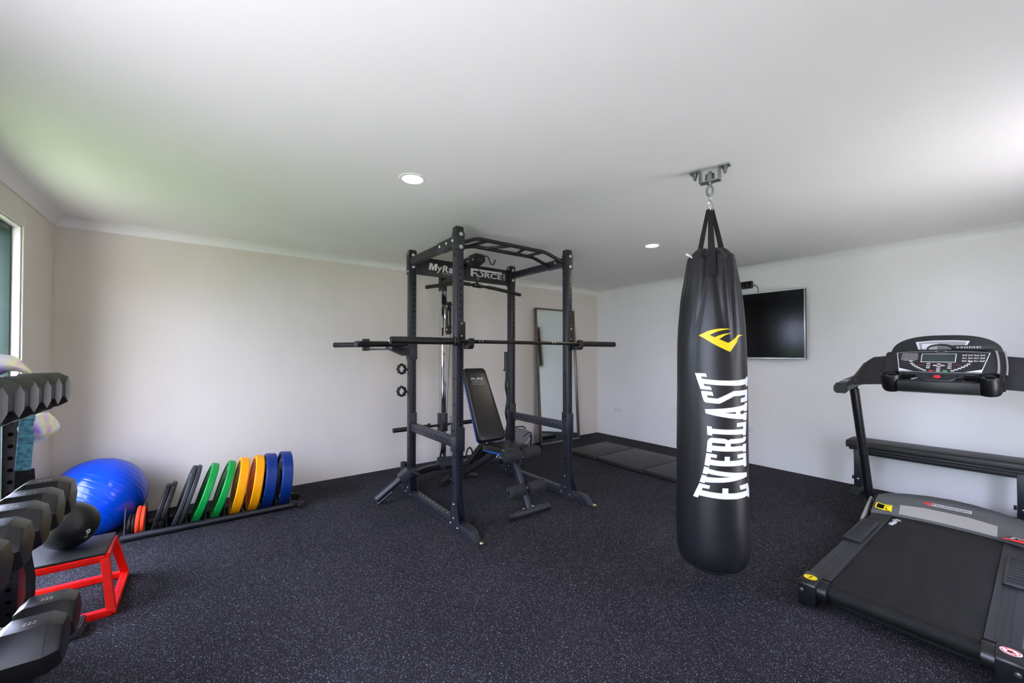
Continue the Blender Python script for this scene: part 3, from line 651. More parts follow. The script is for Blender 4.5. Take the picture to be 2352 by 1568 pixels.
m = MB(); m.bar(p+V(0, 0, -.045), (-3.84, -.95, 1.385), .04, .02, Z); m.bar((-4.0, -1.10, 1.395), (-3.84, -1.0, 1.385), .05, .03, Z); m.build('cross_arm', 'steel', t, bevel=.003)

t = thing('landmine_attachment', 'black landmine tube tilted to the floor beside the rack', 'landmine', (-3.90, -1.10, 0))
lt, lb = V(-3.868, -1.085, .225), V(-4.085, -1.02, .045)
m = MB(); m.cyl(lt, lb, .031, n=24); m.build('bar_tube', 'steel2', t)
d = (lb-lt).normalized(); off = V(.012, -.012, -.037)
m = MB(); m.cyl(lt+d*.14+off, lb+off*.9, .015, n=16); m.build('side_tube', 'steel2', t)
m = MB(); m.bar(lt+d*.03, lt-d*.07, .085, .085, Z, .006); m.build('swivel_block', 'steel2', t)
m = MB(); q = lt-d*.07; m.box(q.x-.012, q.x+.06, q.y-.035, q.y+.035, q.z-.045, q.z+.018); m.build('mount_plate', 'steel2', t, bevel=.003)
m = MB(); m.cyl(q+V(.02, -.03, .0), q+V(.075, -.055, -.035), .011, n=12); m.build('locking_pin', 'steel', t)
bolt(lt-d*.02+V(.006, 0, .045), Z, .009, parent=t)

# ------------------------------------------------------------------ adjustable bench inside the rack
t = thing('adjustable_bench', 'black adjustable weight bench with raised backrest inside the rack', 'weight bench', (-3.155, -1.5, 0))
bx = -3.155
def pad(p0, p1, w0, w1, th, up):  # rounded pad from p0 to p1 with widths
    p0, p1 = Vector(p0), Vector(p1); d = (p1-p0).normalized(); n = Vector(up); n = (n-d*n.dot(d)).normalized(); s = d.cross(n); L = (p1-p0).length
    out = []; r = .035
    for cx, cy, a, w in ((L-r, 1, 0, w1), (r, 1, 90, w0), (r, -1, 180, w0), (L-r, -1, 270, w1)):
        for i in range(6):
            q = math.radians(a+90*i/5); out.append((cx+r*math.cos(q), cy*(w/2-r)+r*math.sin(q)))
    f = lambda k, h: [p0+d*(L/2+(a-L/2)*k)+s*(b*k)+n*h for a, b in out]
    return f, d, n, s
sp0, sp1 = V(bx, -1.515, .518), V(bx, -1.850, .538)
def make_pad(p0, p1, w0, w1, th, up, name):
    f, d, n, s = pad(p0, p1, w0, w1, th, up)
    m = MB(); m.loft([f(1, -th), f(1, -.012), f(.985, -.004), f(.955, .001), f(.80, .004)]); o = m.build(name, 'vinyl', t, smooth=50)
    m = MB(); m.loft([f(1.003, -th-.010), f(1.003, -th), f(.97, -th)], cap=True); m.build('blue_edge', 'blue_trim', o)
    return f, d, n, s, o
make_pad(sp0, sp1, .30, .29, .045, Z, 'seat')
bp0, bp1 = V(bx, -1.498, .535), V(bx, -1.150, 1.198)
f, d, n, s, bo_ = make_pad(bp0, bp1, .30, .25, .050, -Y, 'backrest')
L = (bp1-bp0).length; tm = MB(); s_ = X
text(tm, 'PURE', bp0+d*(L*.815)+n*.0056-X*.070, X, d, .135, .028, .0); tm.build('lettering', 'white_print', bo_, smooth=0)
tm = MB(); text(tm, 'DESIGN', bp0+d*(L*.782)+n*.0056-X*.066, X, d, .135, .015, 0); text(tm, 'FITNESS', bp0+d*(L*.748)+n*.0056-X*.064, X, d, .135, .015, 0); tm.build('small_lettering', 'grey_print', bo_, smooth=0)
m = MB(); m.cyl((-3.362, -2.012, .032), (-2.945, -2.012, .032), .030, n=22); ff = m.build('front_foot', 'steel2', t)
for s2, x in ((-1, -3.362), (1, -2.945)):
    m = MB(); m.cyl((x-s2*.045, -2.012, .0325), (x+s2*.008, -2.012, .0325), .0325, n=22); m.build('foot_cap', 'rubber', ff)
m = MB(); m.bar((bx, -2.005, .05), (bx, -1.79, .455), .05, .05, Y, .004); m.build('front_strut', 'steel2', t)
for x in (bx-.045, bx+.05): bolt((x, -2.0, .062), Z, .010, parent=t)
for yy, zz, nm in ((-1.985, .215, 0), (-1.915, .492, 1)):
    m = MB(); m.cyl((bx-.19, yy, zz), (bx+.19, yy, zz), .0125, n=14); m.build('roller_bar', 'chrome', t)
    for s2 in (-1, 1):
        m = MB(); a, b = bx+s2*.025, bx+s2*.185
        m.rev([(.013, 0), (.040, 0), (.047, .006), (.048, .02), (.048, .14), (.047, .154), (.040, .160), (.013, .160)], (a, yy, zz), (s2, 0, 0), 24); m.build('foam_roller', 'foam', t, smooth=50)
        m = MB(); disc(m, (b, yy, zz), (s2, 0, 0), .012); m.build('roller_end', 'hole', t)
m = MB(); m.bar((bx, -1.80, .44), (bx, -1.925, .47), .035, .035, Z); m.bar((bx+.02, -1.915, .44), (bx+.02, -1.90, .40), .035, .03, Y); m.build('roller_arm', 'steel2', t)
m = MB(); m.bar((bx, -1.80, .44), (bx, -1.46, .44), .05, .05, Z, .004); m.build('seat_beam', 'steel', t)
m = MB(); m.bar((bx, -1.55, .43), (bx, -.90, .075), .05, .055, Z, .004); m.build('rear_strut', 'steel', t)
m = MB(); m.box(bx-.06, bx+.06, -1.112, -1.10, .225, .255); m.bar((bx-.05, -1.42, .52), (bx-.05, -1.10, .24), .02, .045, Z); m.bar((bx+.05, -1.42, .52), (bx+.05, -1.10, .24), .02, .045, Z)
for k in range(6): m.box(bx-.06, bx+.06, -1.30+.04*k, -1.285+.04*k, .40-.034*k, .425-.034*k)
m.build('angle_ladder', 'steel', t)
m = MB(); m.bar((bx, -1.485, .47), (bx, -1.40, .66), .05, .03, Y); m.build('back_hinge', 'steel', t)
for k, yy in enumerate((-1.60, -1.66)):
    m = MB(); c = V(bx-.03, yy, .425); m.tube([c+Y*(.014*math.cos(a))+Z*(-.012+.014*math.sin(a)) for a in [2*math.pi*i/14 for i in range(14)]], .0022, 6, closed=True); m.dome((bx-.026, yy, .43), -X, .008); m.build('pull_pin', 'bolt', t)
m = MB(); m.cyl((-3.30, -.84, .028), (-3.02, -.84, .028), .020, n=18); m.build('rear_foot', 'steel2', t)
m = MB(); m.tube([(-3.25, -.82, .05), (-3.40, -.925, .035)], .020, 14); m.build('rear_grip', 'rubber', t)
m = MB(); m.tube([(-3.06, -.82, .05), (-2.965, -.925, .035)], .020, 14); m.build('rear_grip', 'rubber', t)
m = MB(); m.box(bx-.04, bx+.04, -.93, -.81, .045, .09); m.build('rear_block', 'steel', t, bevel=.004)
DECALS = {
 'T': [[(-0.447,1.236),(-0.141,1.236),(-0.107,1.217),(-0.266,1.218),(-0.245,1.207),(-0.028,1.203),(0.208,1.2),(0.454,1.199),(0.741,1.2),(0.922,1.203),(1.173,1.207),(1.176,1.216),(1.397,1.215),(1.317,1.166),(1.159,1.168),(1.158,1.178),(0.878,1.173),(0.675,1.172),(0.453,1.173),(0.206,1.174),(-0.029,1.177),(-0.2,1.18),(-0.176,1.169),(-0.014,1.166),(0.017,1.148),(-0.287,1.151)]],
 'S': [[(-0.24,1.142),(-0.113,1.141),(0.029,1.139),(0.063,1.118),(-0.112,1.12),(-0.096,1.107),(0.168,1.104),(0.374,1.123),(0.614,1.144),(0.819,1.145),(1.225,1.149),(1.284,1.144),(1.248,1.088),(1.12,1.085),(0.866,1.083),(0.892,1.105),(1.087,1.109),(1.113,1.121),(0.816,1.118),(0.64,1.117),(0.435,1.099),(0.226,1.078),(0.155,1.077),(-0.15,1.081),(-0.192,1.088),(-0.228,1.107),(-0.267,1.135),(-0.261,1.141)]],
 'A': [[(-0.168,1.045),(0.084,1.049),(0.321,1.053),(0.578,1.058),(0.809,1.063),(1.065,1.07),(1.067,1.077),(1.244,1.079),(1.209,1.036),(1.033,1.034),(1.029,1.04),(0.86,1.037),(0.853,1.022),(1.014,1.021),(1.015,1.027),(1.188,1.028),(1.166,0.987),(0.996,0.986),(0.997,0.993),(0.72,0.998),(0.533,1.001),(0.318,1.007),(0.083,1.014),(-0.147,1.023)],[(0.344,1.03),(0.689,1.034),(0.684,1.024)]],
 'L': [[(-0.116,0.957),(0.012,0.955),(0.014,0.945),(0.255,0.943),(0.502,0.942),(0.714,0.942),(0.971,0.942),(0.973,0.956),(0.716,0.955),(0.723,0.976),(1.151,0.979),(1.109,0.908),(0.961,0.907),(0.956,0.915),(0.712,0.915),(0.436,0.916),(0.254,0.917),(0.024,0.918),(0.022,0.908),(-0.106,0.91)]],
 'R': [[(0.01,0.897),(0.195,0.896),(0.336,0.895),(0.403,0.891),(0.444,0.886),(0.486,0.892),(0.538,0.893),(0.71,0.894),(0.948,0.894),(0.953,0.898),(1.12,0.901),(1.104,0.885),(1.061,0.876),(0.955,0.872),(0.787,0.87),(0.633,0.869),(0.517,0.869),(0.516,0.853),(0.706,0.854),(0.949,0.854),(0.95,0.862),(1.111,0.863),(1.102,0.821),(0.948,0.82),(0.945,0.828),(0.703,0.828),(0.494,0.828),(0.309,0.828),(0.134,0.829),(0.008,0.83),(0.002,0.819),(-0.129,0.821),(-0.106,0.87),(-0.095,0.881),(-0.054,0.891)],[(0.017,0.871),(0.356,0.869),(0.355,0.855),(0.015,0.856)]],
 'E': [[(-0.135,0.813),(-0.004,0.812),(0.14,0.809),(0.131,0.792),(-0.016,0.793),(-0.025,0.782),(0.144,0.779),(0.333,0.779),(0.337,0.801),(0.482,0.801),(0.478,0.779),(0.699,0.78),(0.948,0.782),(0.95,0.792),(0.728,0.791),(0.72,0.811),(0.887,0.813),(1.101,0.814),(1.118,0.744),(0.975,0.743),(0.959,0.752),(0.696,0.752),(0.489,0.751),(0.305,0.751),(0.131,0.751),(-0.048,0.753),(-0.054,0.745),(-0.185,0.748)]],
 'V': [[(-0.194,0.74),(-0.061,0.738),(-0.07,0.731),(0.13,0.725),(0.363,0.721),(0.621,0.717),(0.856,0.714),(1.131,0.709),(1.145,0.687),(0.889,0.681),(0.689,0.676),(0.484,0.67),(0.301,0.666),(0.128,0.663),(-0.019,0.66),(-0.175,0.658),(-0.184,0.652),(-0.317,0.654),(-0.255,0.694),(-0.126,0.692),(-0.13,0.686),(0.05,0.688),(0.209,0.69),(0.374,0.693),(0.505,0.695),(0.303,0.698),(0.129,0.701),(-0.104,0.706),(-0.112,0.7),(-0.239,0.702)]],
 'E2': [[(-0.325,0.647),(-0.181,0.645),(-0.039,0.643),(-0.066,0.625),(-0.234,0.625),(-0.265,0.612),(-0.043,0.61),(0.269,0.609),(0.276,0.636),(0.434,0.636),(0.43,0.61),(0.612,0.61),(0.81,0.612),(1.104,0.614),(1.087,0.626),(0.82,0.625),(0.78,0.647),(0.965,0.65),(1.193,0.651),(1.298,0.608),(1.312,0.574),(1.201,0.572),(1.159,0.585),(0.895,0.581),(0.681,0.579),(0.478,0.579),(0.297,0.579),(0.069,0.58),(-0.159,0.581),(-0.335,0.582),(-0.37,0.568),(-0.508,0.569)]],
 'emblem': [[(-0.341,1.44),(-0.214,1.451),(-0.087,1.462),(0.038,1.468),(0.163,1.472),(0.29,1.474),(0.422,1.474),(0.555,1.472),(0.554,1.47),(0.421,1.468),(0.288,1.464),(0.161,1.457),(0.068,1.45),(-0.031,1.44),(0.109,1.428),(0.221,1.438),(0.317,1.443),(0.416,1.447),(0.585,1.451),(0.584,1.449),(0.504,1.445),(0.414,1.439),(0.314,1.429),(0.228,1.418),(0.342,1.408),(0.484,1.398),(0.577,1.406),(0.662,1.415),(0.731,1.425),(0.788,1.437),(0.804,1.441),(0.886,1.442),(1.052,1.44),(1.044,1.439),(0.901,1.434),(0.829,1.427),(0.801,1.418),(0.781,1.406),(0.742,1.394),(0.663,1.378),(0.586,1.362),(0.529,1.35),(0.398,1.361),(0.214,1.378),(0.035,1.396),(-0.148,1.419)]],
}
# ================================================================== punching bag
bc = V(-2.99, -3.45, 0); TH0 = -2.6762          # bag axis; angle 0 of the print faces the room's front
t = thing('punching_bag', 'tall black heavy bag with white vertical lettering hanging from the ceiling', 'punching bag', (-2.99, -3.45, .15))
PROF = [(.150, .128), (.158, .142), (.175, .163), (.205, .180), (.26, .188), (.375, .1885), (.55, .186), (.70, .184), (.873, .183), (1.10, .1815), (1.25, .180), (1.370, .1777), (1.50, .172), (1.62, .163), (1.744, .1515), (1.82, .143), (1.875, .137)]
STRAP = [.05, -1.45, 3.05, 1.55]
def lerp(tab, z):
    for (a, b), (c, d) in zip(tab[:-1], tab[1:]):
        if z <= c: u = max(0, (z-a)/(c-a)); return b+(d-b)*u
    return tab[-1][1]
def smooth_r(z): return (lerp(PROF, z-.02)+2*lerp(PROF, z)+lerp(PROF, z+.02))/4 if .2 < z < 1.85 else lerp(PROF, z)
CREASE = [(-.16, -.62, .0065, .065), (.20, .46, .0065, .07), (.66, .66, .0085, .08), (1.15, 1.05, .004, .07), (-1.0, -1.5, .009, .05), (2.1, 2.0, .01, .06), (-2.2, -2.2, .01, .06), (2.8, 2.8, .008, .05)]
def bag_r(th, z):
    r = smooth_r(z); k = max(0.0, min(1.0, (z-1.22)/.60)); k = k*k*(3-2*k)
    for t1, t0, amp, wd in CREASE:       # folds that run down from the gathered top
        c = t1*k+t0*(1-k) if abs(t1-t0) < 1.2 else t1
        d = (th-c+math.pi) % (2*math.pi)-math.pi
        r -= amp*k*math.exp(-(d/wd)**2)
        r += amp*.45*k*math.exp(-((abs(d)-2.4*wd)/(1.6*wd))**2)
    for a in STRAP:
        d = (th-a+math.pi) % (2*math.pi)-math.pi; q = max(0, (z-1.62)/.26); r -= .030*q*q*math.exp(-(d/.30)**2)
    q = max(0, (.34-z)/.2); r += .0016*min(1, q)*math.sin(th*38+3*math.sin(th*3))*(1 if z > .17 else 0)
    r += .0022*noise.noise(V(math.cos(th)*2.2, math.sin(th)*2.2, z*3.1))
    return r
def bag_p(th, z, e=0.0):
    r = bag_r(th, z)+e; a = TH0+th; return V(bc.x+r*math.cos(a), bc.y+r*math.sin(a), z)
NT = 160
zs = [.150, .154, .162, .175, .19, .21, .235]+[.26+.0262*i for i in range(62)]
zs = [z for z in zs if z < 1.872]+[1.875]
ths = [2*math.pi*i/NT-math.pi for i in range(NT)]
m = MB(); rings = [[V(bc.x+.06*math.cos(TH0+a), bc.y+.06*math.sin(TH0+a), .148) for a in ths]]+[[bag_p(a, z) for a in ths] for z in zs]
def rim(k, dz):
    out = []
    for a in ths:
        r = bag_r(a, 1.875)*k; q = 0.0
        for s_ in STRAP:
            d = (a-s_+math.pi) % (2*math.pi)-math.pi; q = max(q, math.exp(-(d/.35)**2))
        z = 1.878+dz+.012*noise.noise(V(math.cos(a)*2, math.sin(a)*2, 4.0))-.012*q
        out.append(V(bc.x+r*math.cos(TH0+a), bc.y+r*math.sin(TH0+a), z))
    return out
m.loft(rings+[rim(.985, .006), rim(.95, .005), rim(.86, .018), rim(.72, .040), rim(.55, .056), rim(.34, .050), rim(.12, .03)])
body = m.build('bag_body', 'bag_vinyl', t, smooth=70)
m = MB(); m.tube([bag_p(a, .178, .0005) for a in ths], .0022, 6, closed=True); m.build('bottom_seam', 'webbing', body)
m = MB(); m.tube([bag_p(a, 1.848, .0003) for a in ths], .0011, 6, closed=True); m.build('top_seam', 'webbing', body)
m = MB(); c0 = bag_p(-.72, 1.875)
m.add([c0+V(a, b, c) for a, b, c in ((.006, 0, -.006), (-.002, .004, .012), (-.016, .014, .022), (-.015, .010, .008), (-.006, .0, -.004), (-.030, .024, .030), (-.024, .026, .018))], [(0, 1, 3, 4), (1, 2, 3), (2, 5, 6, 3), (1, 2, 0)])
m.build('plastic_liner', 'clear_plastic', body, smooth=0)
top = V(bc.x, bc.y, 2.165)
for k, a in enumerate(STRAP):
    o_ = V(math.cos(TH0+a), math.sin(TH0+a), 0); side = V(-math.sin(TH0), math.cos(TH0), 0)   # webbing lies across the bag's front
    t0_ = top+o_*.010+V(0, 0, .004)
    if k == 0: pts = [t0_, bag_p(a, 1.875, .003)+V(0, 0, .022), bag_p(a, 1.862, .004), bag_p(a, 1.80, .0035), bag_p(a, 1.765, .003)]; wds = (.011, .018, .020, .020, .020)
    else: pts = [t0_, V(bc.x, bc.y, 0)+o_*(.5*bag_r(a, 1.875))+V(0, 0, 1.945-.012*(k == 1)), V(bc.x, bc.y, 0)+o_*(.52*bag_r(a, 1.875))+V(0, 0, 1.905)]; wds = (.010, .014, .014)
    rings = []
    for p, wd in zip(pts, wds):
        nrm = side.cross(Z)*.0016
        if k == 0: nrm = o_*.0016
        rings.append([p-side*wd-nrm, p+side*wd-nrm, p+side*wd+nrm, p-side*wd+nrm])
    mm = MB(); mm.loft(rings); mm.build('strap', 'webbing', t, smooth=20)
for k in range(2):
    m = MB(); c = top+V(0, 0, .020); ax = V(math.cos(.6+k*.9), math.sin(.6+k*.9), 0)
    m.tube([c+ax*(.013*math.cos(a)*(1.25-.35*math.sin(a)))+Z*(.034*math.sin(a)) for a in [2*math.pi*i/20 for i in range(20)]], .0034, 8, closed=True); m.build('ring', 'chrome', t)
# printed lettering and emblem wrapped round the bag
def decal(polys, name, mt):
    bm = bmesh.new(); K = .18
    for pl in polys:
        vs = [bm.verts.new((a*K, z, 0)) for a, z in pl]
        for i in range(len(vs)): bm.edges.new((vs[i], vs[(i+1) % len(vs)]))
    bmesh.ops.triangle_fill(bm, use_beauty=True, use_dissolve=False, edges=bm.edges[:], normal=(0, 0, 1))
    a = -.5
    while a < 1.6:
        bmesh.ops.bisect_plane(bm, geom=bm.verts[:]+bm.edges[:]+bm.faces[:], plane_co=(a*K, 0, 0), plane_no=(1, 0, 0)); a += .035
    z = .6
    while z < 1.5:
        bmesh.ops.bisect_plane(bm, geom=bm.verts[:]+bm.edges[:]+bm.faces[:], plane_co=(0, z, 0), plane_no=(0, 1, 0)); z += .03
    bmesh.ops.triangulate(bm, faces=bm.faces[:])
    mb = MB(); bm.verts.index_update()
    mb.add([bag_p(v.co.x/K, v.co.y, .0012) for v in bm.verts], [tuple(v.index for v in f.verts) for f in bm.faces]); bm.free()
    o = mb.build(name, mt, body, smooth=70)
    return o
for k in ('E2', 'V', 'E', 'R', 'L', 'A', 'S', 'T'): decal(DECALS[k], 'printed_letter', 'white_print')
decal(DECALS['emblem'], 'printed_emblem', 'yellow_print')
# small registered mark
m = MB(); mc = (1.43, 1.212)
m.tube([bag_p(mc[0]+.055*math.cos(a), mc[1]+.0105*math.sin(a), .001) for a in [2*math.pi*i/20 for i in range(20)]], .0011, 5, closed=True)
vs, fs = text_polys('R', .02); m.add([bag_p(mc[0]-.03+.06*(1-b), mc[1]-.006+.012*a, .0012) for a, b in vs], fs); m.build('registered_mark', 'white_print', body)

# ceiling bracket for the bag
t = thing('ceiling_bracket', 'galvanised steel bag bracket with bolts fixed to the ceiling', 'bracket', (-2.992, -3.45, H))
ba = math.radians(-78); u_ = V(math.cos(ba), math.sin(ba), 0); v_ = V(-u_.y, u_.x, 0); c = V(-2.992, -3.45, H)
sec = [(-.105, -.001), (-.048, -.001), (-.048, -.070), (.048, -.070), (.048, -.001), (.105, -.001), (.105, -.007), (.054, -.007), (.054, -.077), (-.054, -.077), (-.054, -.007), (-.105, -.007)]
m = MB(); m.loft([[c+u_*a+v_*s+Z*b for a, b in sec] for s in (-.027, .027)]); m.build('u_bracket', 'steelgrey', t, bevel=.002)
for s in (-1, 1):
    p = c+u_*(s*.080); m = MB(); m.cyl(p+Z*-.007, p+Z*-.012, .015, n=18); m.cyl(p+Z*-.012, p+Z*-.024, .0125, n=6); m.cyl(p+Z*-.024, p+Z*-.036, .0095, n=12); m.cyl(p+Z*-.036, p+Z*-.046, .007, n=10); m.build('coach_bolt', 'steelgrey', t)
m = MB(); m.cyl(c+Z*-.070, c+Z*-.032, .024, n=22); m.cyl(c+Z*-.032, c+Z*-.016, .010, n=12); m.build('bearing_housing', 'steelgrey', t)
m = MB(); m.cyl(c+Z*-.077, c+Z*-.090, .014, n=6); m.cyl(c+Z*-.090, c+Z*-.102, .008, n=12); m.build('eye_nut', 'steelgrey', t)
m = MB(); e = c+Z*-.127; m.tube([e+u_*(.016*math.cos(a))+Z*(.028*math.sin(a)) for a in [2*math.pi*i/22 for i in range(22)]], .0062, 10, closed=True); m.build('eye_ring', 'steelgrey', t)
m = MB(); e = c+Z*-.178; m.tube([e+v_*((.013-.005*math.sin(a))*math.cos(a))+Z*(.034*math.sin(a)) for a in [2*math.pi*i/22 for i in range(22)]], .0026, 8, closed=True); m.build('snap_hook', 'chrome', t)
# ================================================================== treadmill
TY = -4.165
t = thing('treadmill', 'black folding treadmill with grey motor hood and console', 'treadmill', (-1.75, TY, 0))
def mir(y): return 2*TY-y
# belt: rounded loop
m = MB(); x0, x1, zt, zb = -2.685, -1.10, .122, .034; r = (zt-zb)/2; prof = []
for i in range(11): a = math.pi/2+math.pi*i/10; prof.append((x0+r+r*math.cos(a), (zt+zb)/2+r*math.sin(a)))
prof += [(x1, zb), (x1, zt)]
m.loft([[V(a, y, b) for a, b in prof] for y in (-3.903, -4.427)]); belt = m.build('running_belt', 'belt', t, smooth=60)
m = MB(); m.box(-2.60, -.85, -3.89, -4.44, .022, .060); m.build('deck_frame', 'steel', t)
m = MB(); m.box(-2.64, -2.60, -3.87, -4.46, .012, .040); m.build('rear_bar', 'steel', t, bevel=.004)
for s in (1, -1):
    yo, yi = TY+s*.375, TY+s*.264; lo, hi = min(yo, yi), max(yo, yi)
    m = MB(); m.loft([[V(x, yo-s*.006, .02), V(x, yo, .05), V(x, yo, .118), V(x, yo-s*.008, .128), V(x, yi, .128), V(x, yi, .05)] for x in (-2.625, -1.16)]); rail = m.build('side_rail', 'plastic2', t)
    m = MB()
    for k in range(3): m.box(-2.60, -1.20, yi+s*(.030+.020*k)-.004, yi+s*(.030+.020*k)+.004, .128, .1295)
    m.build('rail_grooves', 'plastic', rail)
    a, b = TY+s*.380, TY+s*.285; lo, hi = min(a, b), max(a, b)
    m = MB(); m.loft([[V(x, y, z) for y, z in ((lo, .129), (hi, .129), (hi, .140), (hi-.01, .146), (lo+.01, .146), (lo, .140))] for x in (-1.945, -1.48)]); fp = m.build('foot_pad', 'plastic2', t, bevel=.003)
    m = MB()
    for k in range(9): m.box(-1.91+.046*k, -1.90+.046*k, lo+.016, hi-.016, .1462, .1482)
    m.build('pad_ridges', 'rubber', fp)
    m = MB(); m.loft([[V(x, y, z) for x, z in ((-2.745, .010), (-2.745, .118), (-2.735, .132), (-2.60, .132), (-2.60, .010))] for y in (TY+s*.378, TY+s*.300)]); cap = m.build('rear_cap', 'plastic', t, bevel=.006)
    m = MB(); m.loft([[V(x, y, z) for x, z in [(-2.665+.058*math.cos(q), .078+.053*math.sin(q)) for q in [2*math.pi*i/20 for i in range(20)]]] for y in (TY+s*.300, TY+s*.262)]); m.build('roller_cover', 'plastic', cap, smooth=40)
    m = MB(); c = V(-2.675, TY+s*.340, .1325); disc(m, c, Z, .030, 24)
    st = m.build('warning_sticker', 'yellow_print' if s > 0 else 'white_print', cap, smooth=0)
    m = MB()
    if s > 0:
        flat(m, [(-.010, 0), (.010, 0), (0, .013)], c+V(-.002, 0, .0008)+V(.008, 0, 0), -Y, X); flat(m, [(0, 0), (.014, .002), (.012, .010), (.002, .008)], c+V(-.014, .008, .0008), -Y, X); m.build('sticker_print', 'hole', st, smooth=0)
    else:
        m.tube([c+V(.024*math.cos(q), .024*math.sin(q), .0008) for q in [2*math.pi*i/28 for i in range(28)]], .0022, 4, closed=True); m.bar(c+V(-.017, -.017, .0009), c+V(.017, .017, .0009), .004, .001, Z); m.build('no_step_ring', 'red_print', st, smooth=0)
        m = MB(); flat(m, [(-.012, -.008), (.002, -.012), (.014, -.002), (.004, .004), (.006, .012), (-.006, .008)], c+V(0, 0, .0007), -Y, X); m.build('sticker_print', 'hole', st, smooth=0)
    m = MB(); m.dome((-2.745, TY+s*.36, .085), -X, .008); m.build('adjust_bolt', 'bolt', cap)
# belt maker's mark
m = MB(); b0 = V(-1.395, -3.912, .1232); bu, bv = V(.97, -.10, 0).normalized(), V(.10, .97, 0).normalized()
rb = random.Random(11)
for k in range(13): h0, h1 = rb.uniform(0, .008), rb.uniform(.020, .034); m.bar(b0-bv*.028+bu*(.009*k)+bv*h0, b0-bv*.028+bu*(.009*k+rb.uniform(-.004, .004))+bv*h1, .0045, .0008, Z)
for k in range(2): flat(m, [(.120, .004+.013*k), (.172, .004+.013*k), (.172, .010+.013*k), (.120, .010+.013*k)], b0-bv*.026, bu, bv)
m.tube([b0+bu*(.128+.018*math.sin(q))+bv*(-.012+.022*math.cos(q)) for q in [math.pi*i/10 for i in range(11)]], .0018, 5)
m.build('belt_print', 'white_print', belt, smooth=0)
# motor hood, built as cross sections along the width
secs = []
for y, xf, zf, xb_, zt_ in ((-3.785, -1.225, .138, -.99, .215), (-3.835, -1.205, .140, -.93, .228), (-3.93, -1.155, .140, -.89, .238), (-4.05, -1.135, .140, -.865, .248), (TY, -1.13, .140, -.855, .252), (mir(-4.05), -1.135, .140, -.865, .248), (mir(-3.93), -1.155, .140, -.89, .238), (mir(-3.835), -1.205, .140, -.93, .228), (mir(-3.785), -1.225, .138, -.99, .215)):
    mid = abs(y-TY) < .30; xr_ = xf+(.055 if abs(y-TY) < .25 else .02 if mid else .012); zr = .197 if abs(y-TY) < .25 else .150
    secs.append([V(xf, y, zf-.03), V(xf, y, zf), V(xr_, y, zr+(.010 if abs(y-TY) < .15 else 0)), V((xr_+xb_)/2, y, (zr+zt_)/2+.012), V(xb_, y, zt_), V(xb_+.10, y, zt_-.03), V(-.66, y, .10), V(-.66, y, .02), V(xf, y, .02)])
m = MB(); m.loft(secs); hood = m.build('motor_hood', 'hood_grey', t, bevel=.003, smooth=30)
m = MB(); rows = []
for s_ in secs[2:7]:
    a, b = s_[1]+V(-.002, 0, .002), s_[2]+V(-.003, 0, .001); rows.append((a, b))
m.add([p for r_ in rows for p in r_], [(2*i, 2*i+1, 2*i+3, 2*i+2) for i in range(len(rows)-1)]); m.build('silver_band', 'hood_light', hood, smooth=50)
hz = lambda y, k: .0
def on_hood(x, y):   # height of the hood top at x, y (between the front ridge and the back)
    for s0, s1 in zip(secs[:-1], secs[1:]):
        if s0[0].y >= y >= s1[0].y:
            u = (s0[0].y-y)/(s0[0].y-s1[0].y); P = [s0[i]*(1-u)+s1[i]*u for i in range(9)]
            for a, b in zip(P[1:5], P[2:6]):
                if a.x <= x <= b.x: return a.z+(b.z-a.z)*(x-a.x)/(b.x-a.x)
    return .15
def hood_text(mb, s, o, ux, uy, w, h, bold=.02, e=.003):
    vs, fs = text_polys(s, bold); o, ux, uy = Vector(o), Vector(ux), Vector(uy)
    P = [o+ux*(a*w)+uy*(b*h) for a, b in vs]; return mb.add([V(p.x, p.y, on_hood(p.x, p.y)+e) for p in P], fs)
m = MB(); pl = [(-1.035, -4.07), (-1.030, -4.275), (-.995, -4.275), (-1.000, -4.07)]
N_ = 10; P = []
for i in range(N_+1):
    y = -4.065-.215*i/N_; P += [V(-1.03, y, on_hood(-1.03, y)+.0022), V(-.99, y, on_hood(-.99, y)+.0022)]
m.add(P, [(2*i, 2*i+1, 2*i+3, 2*i+2) for i in range(N_)]); m.build('badge', 'offwhite_print', hood, smooth=0)
m = MB(); hood_text(m, 'Healthstream', (-1.023, -4.095, 0), (0, -1, 0), (1, 0, 0), .175, .026, .01, .0032); m.build('badge_lettering', 'plastic2', hood, smooth=0)
m = MB(); P = []
for i in range(5):
    y = -4.045-.045*i/4; w_ = .010+.010*math.sin(math.pi*i/4); P += [V(-1.01-w_, y, on_hood(-1.01-w_, y)+.0034), V(-1.01+w_, y, on_hood(-1.01+w_, y)+.0034)]
m.add(P, [(2*i, 2*i+1, 2*i+3, 2*i+2) for i in range(4)]); m.build('badge_flame', 'red_print', hood, smooth=0)
m = MB(); q = [(-1.185, -3.80), (-1.185, -3.895), (-1.135, -3.895), (-1.135, -3.80)]
def patch(m, a, b, c, d_, e, n=4):
    P = []
    for i in range(n+1):
        for j in range(n+1): x = a+(b-a)*i/n; y = c+(d_-c)*j/n; P.append(V(x, y, on_hood(x, y)+e))
    return m.add(P, [(i*(n+1)+j, (i+1)*(n+1)+j, (i+1)*(n+1)+j+1, i*(n+1)+j+1) for i in range(n) for j in range(n)])
patch(m, -1.190, -1.125, -3.800, -3.892, .006); ws = m.build('caution_sticker', 'yellow_print', hood, smooth=0)
m = MB(); patch(m, -1.182, -1.134, -3.808, -3.848, .0072); m.build('sticker_print', 'hole', ws, smooth=0)
m = MB(); m.add([V(x, y, on_hood(x, y)+.0072) for x, y in ((-1.175, -3.857), (-1.175, -3.885), (-1.140, -3.871))], [(0, 1, 2)]); m.build('sticker_print', 'hole', ws, smooth=0)
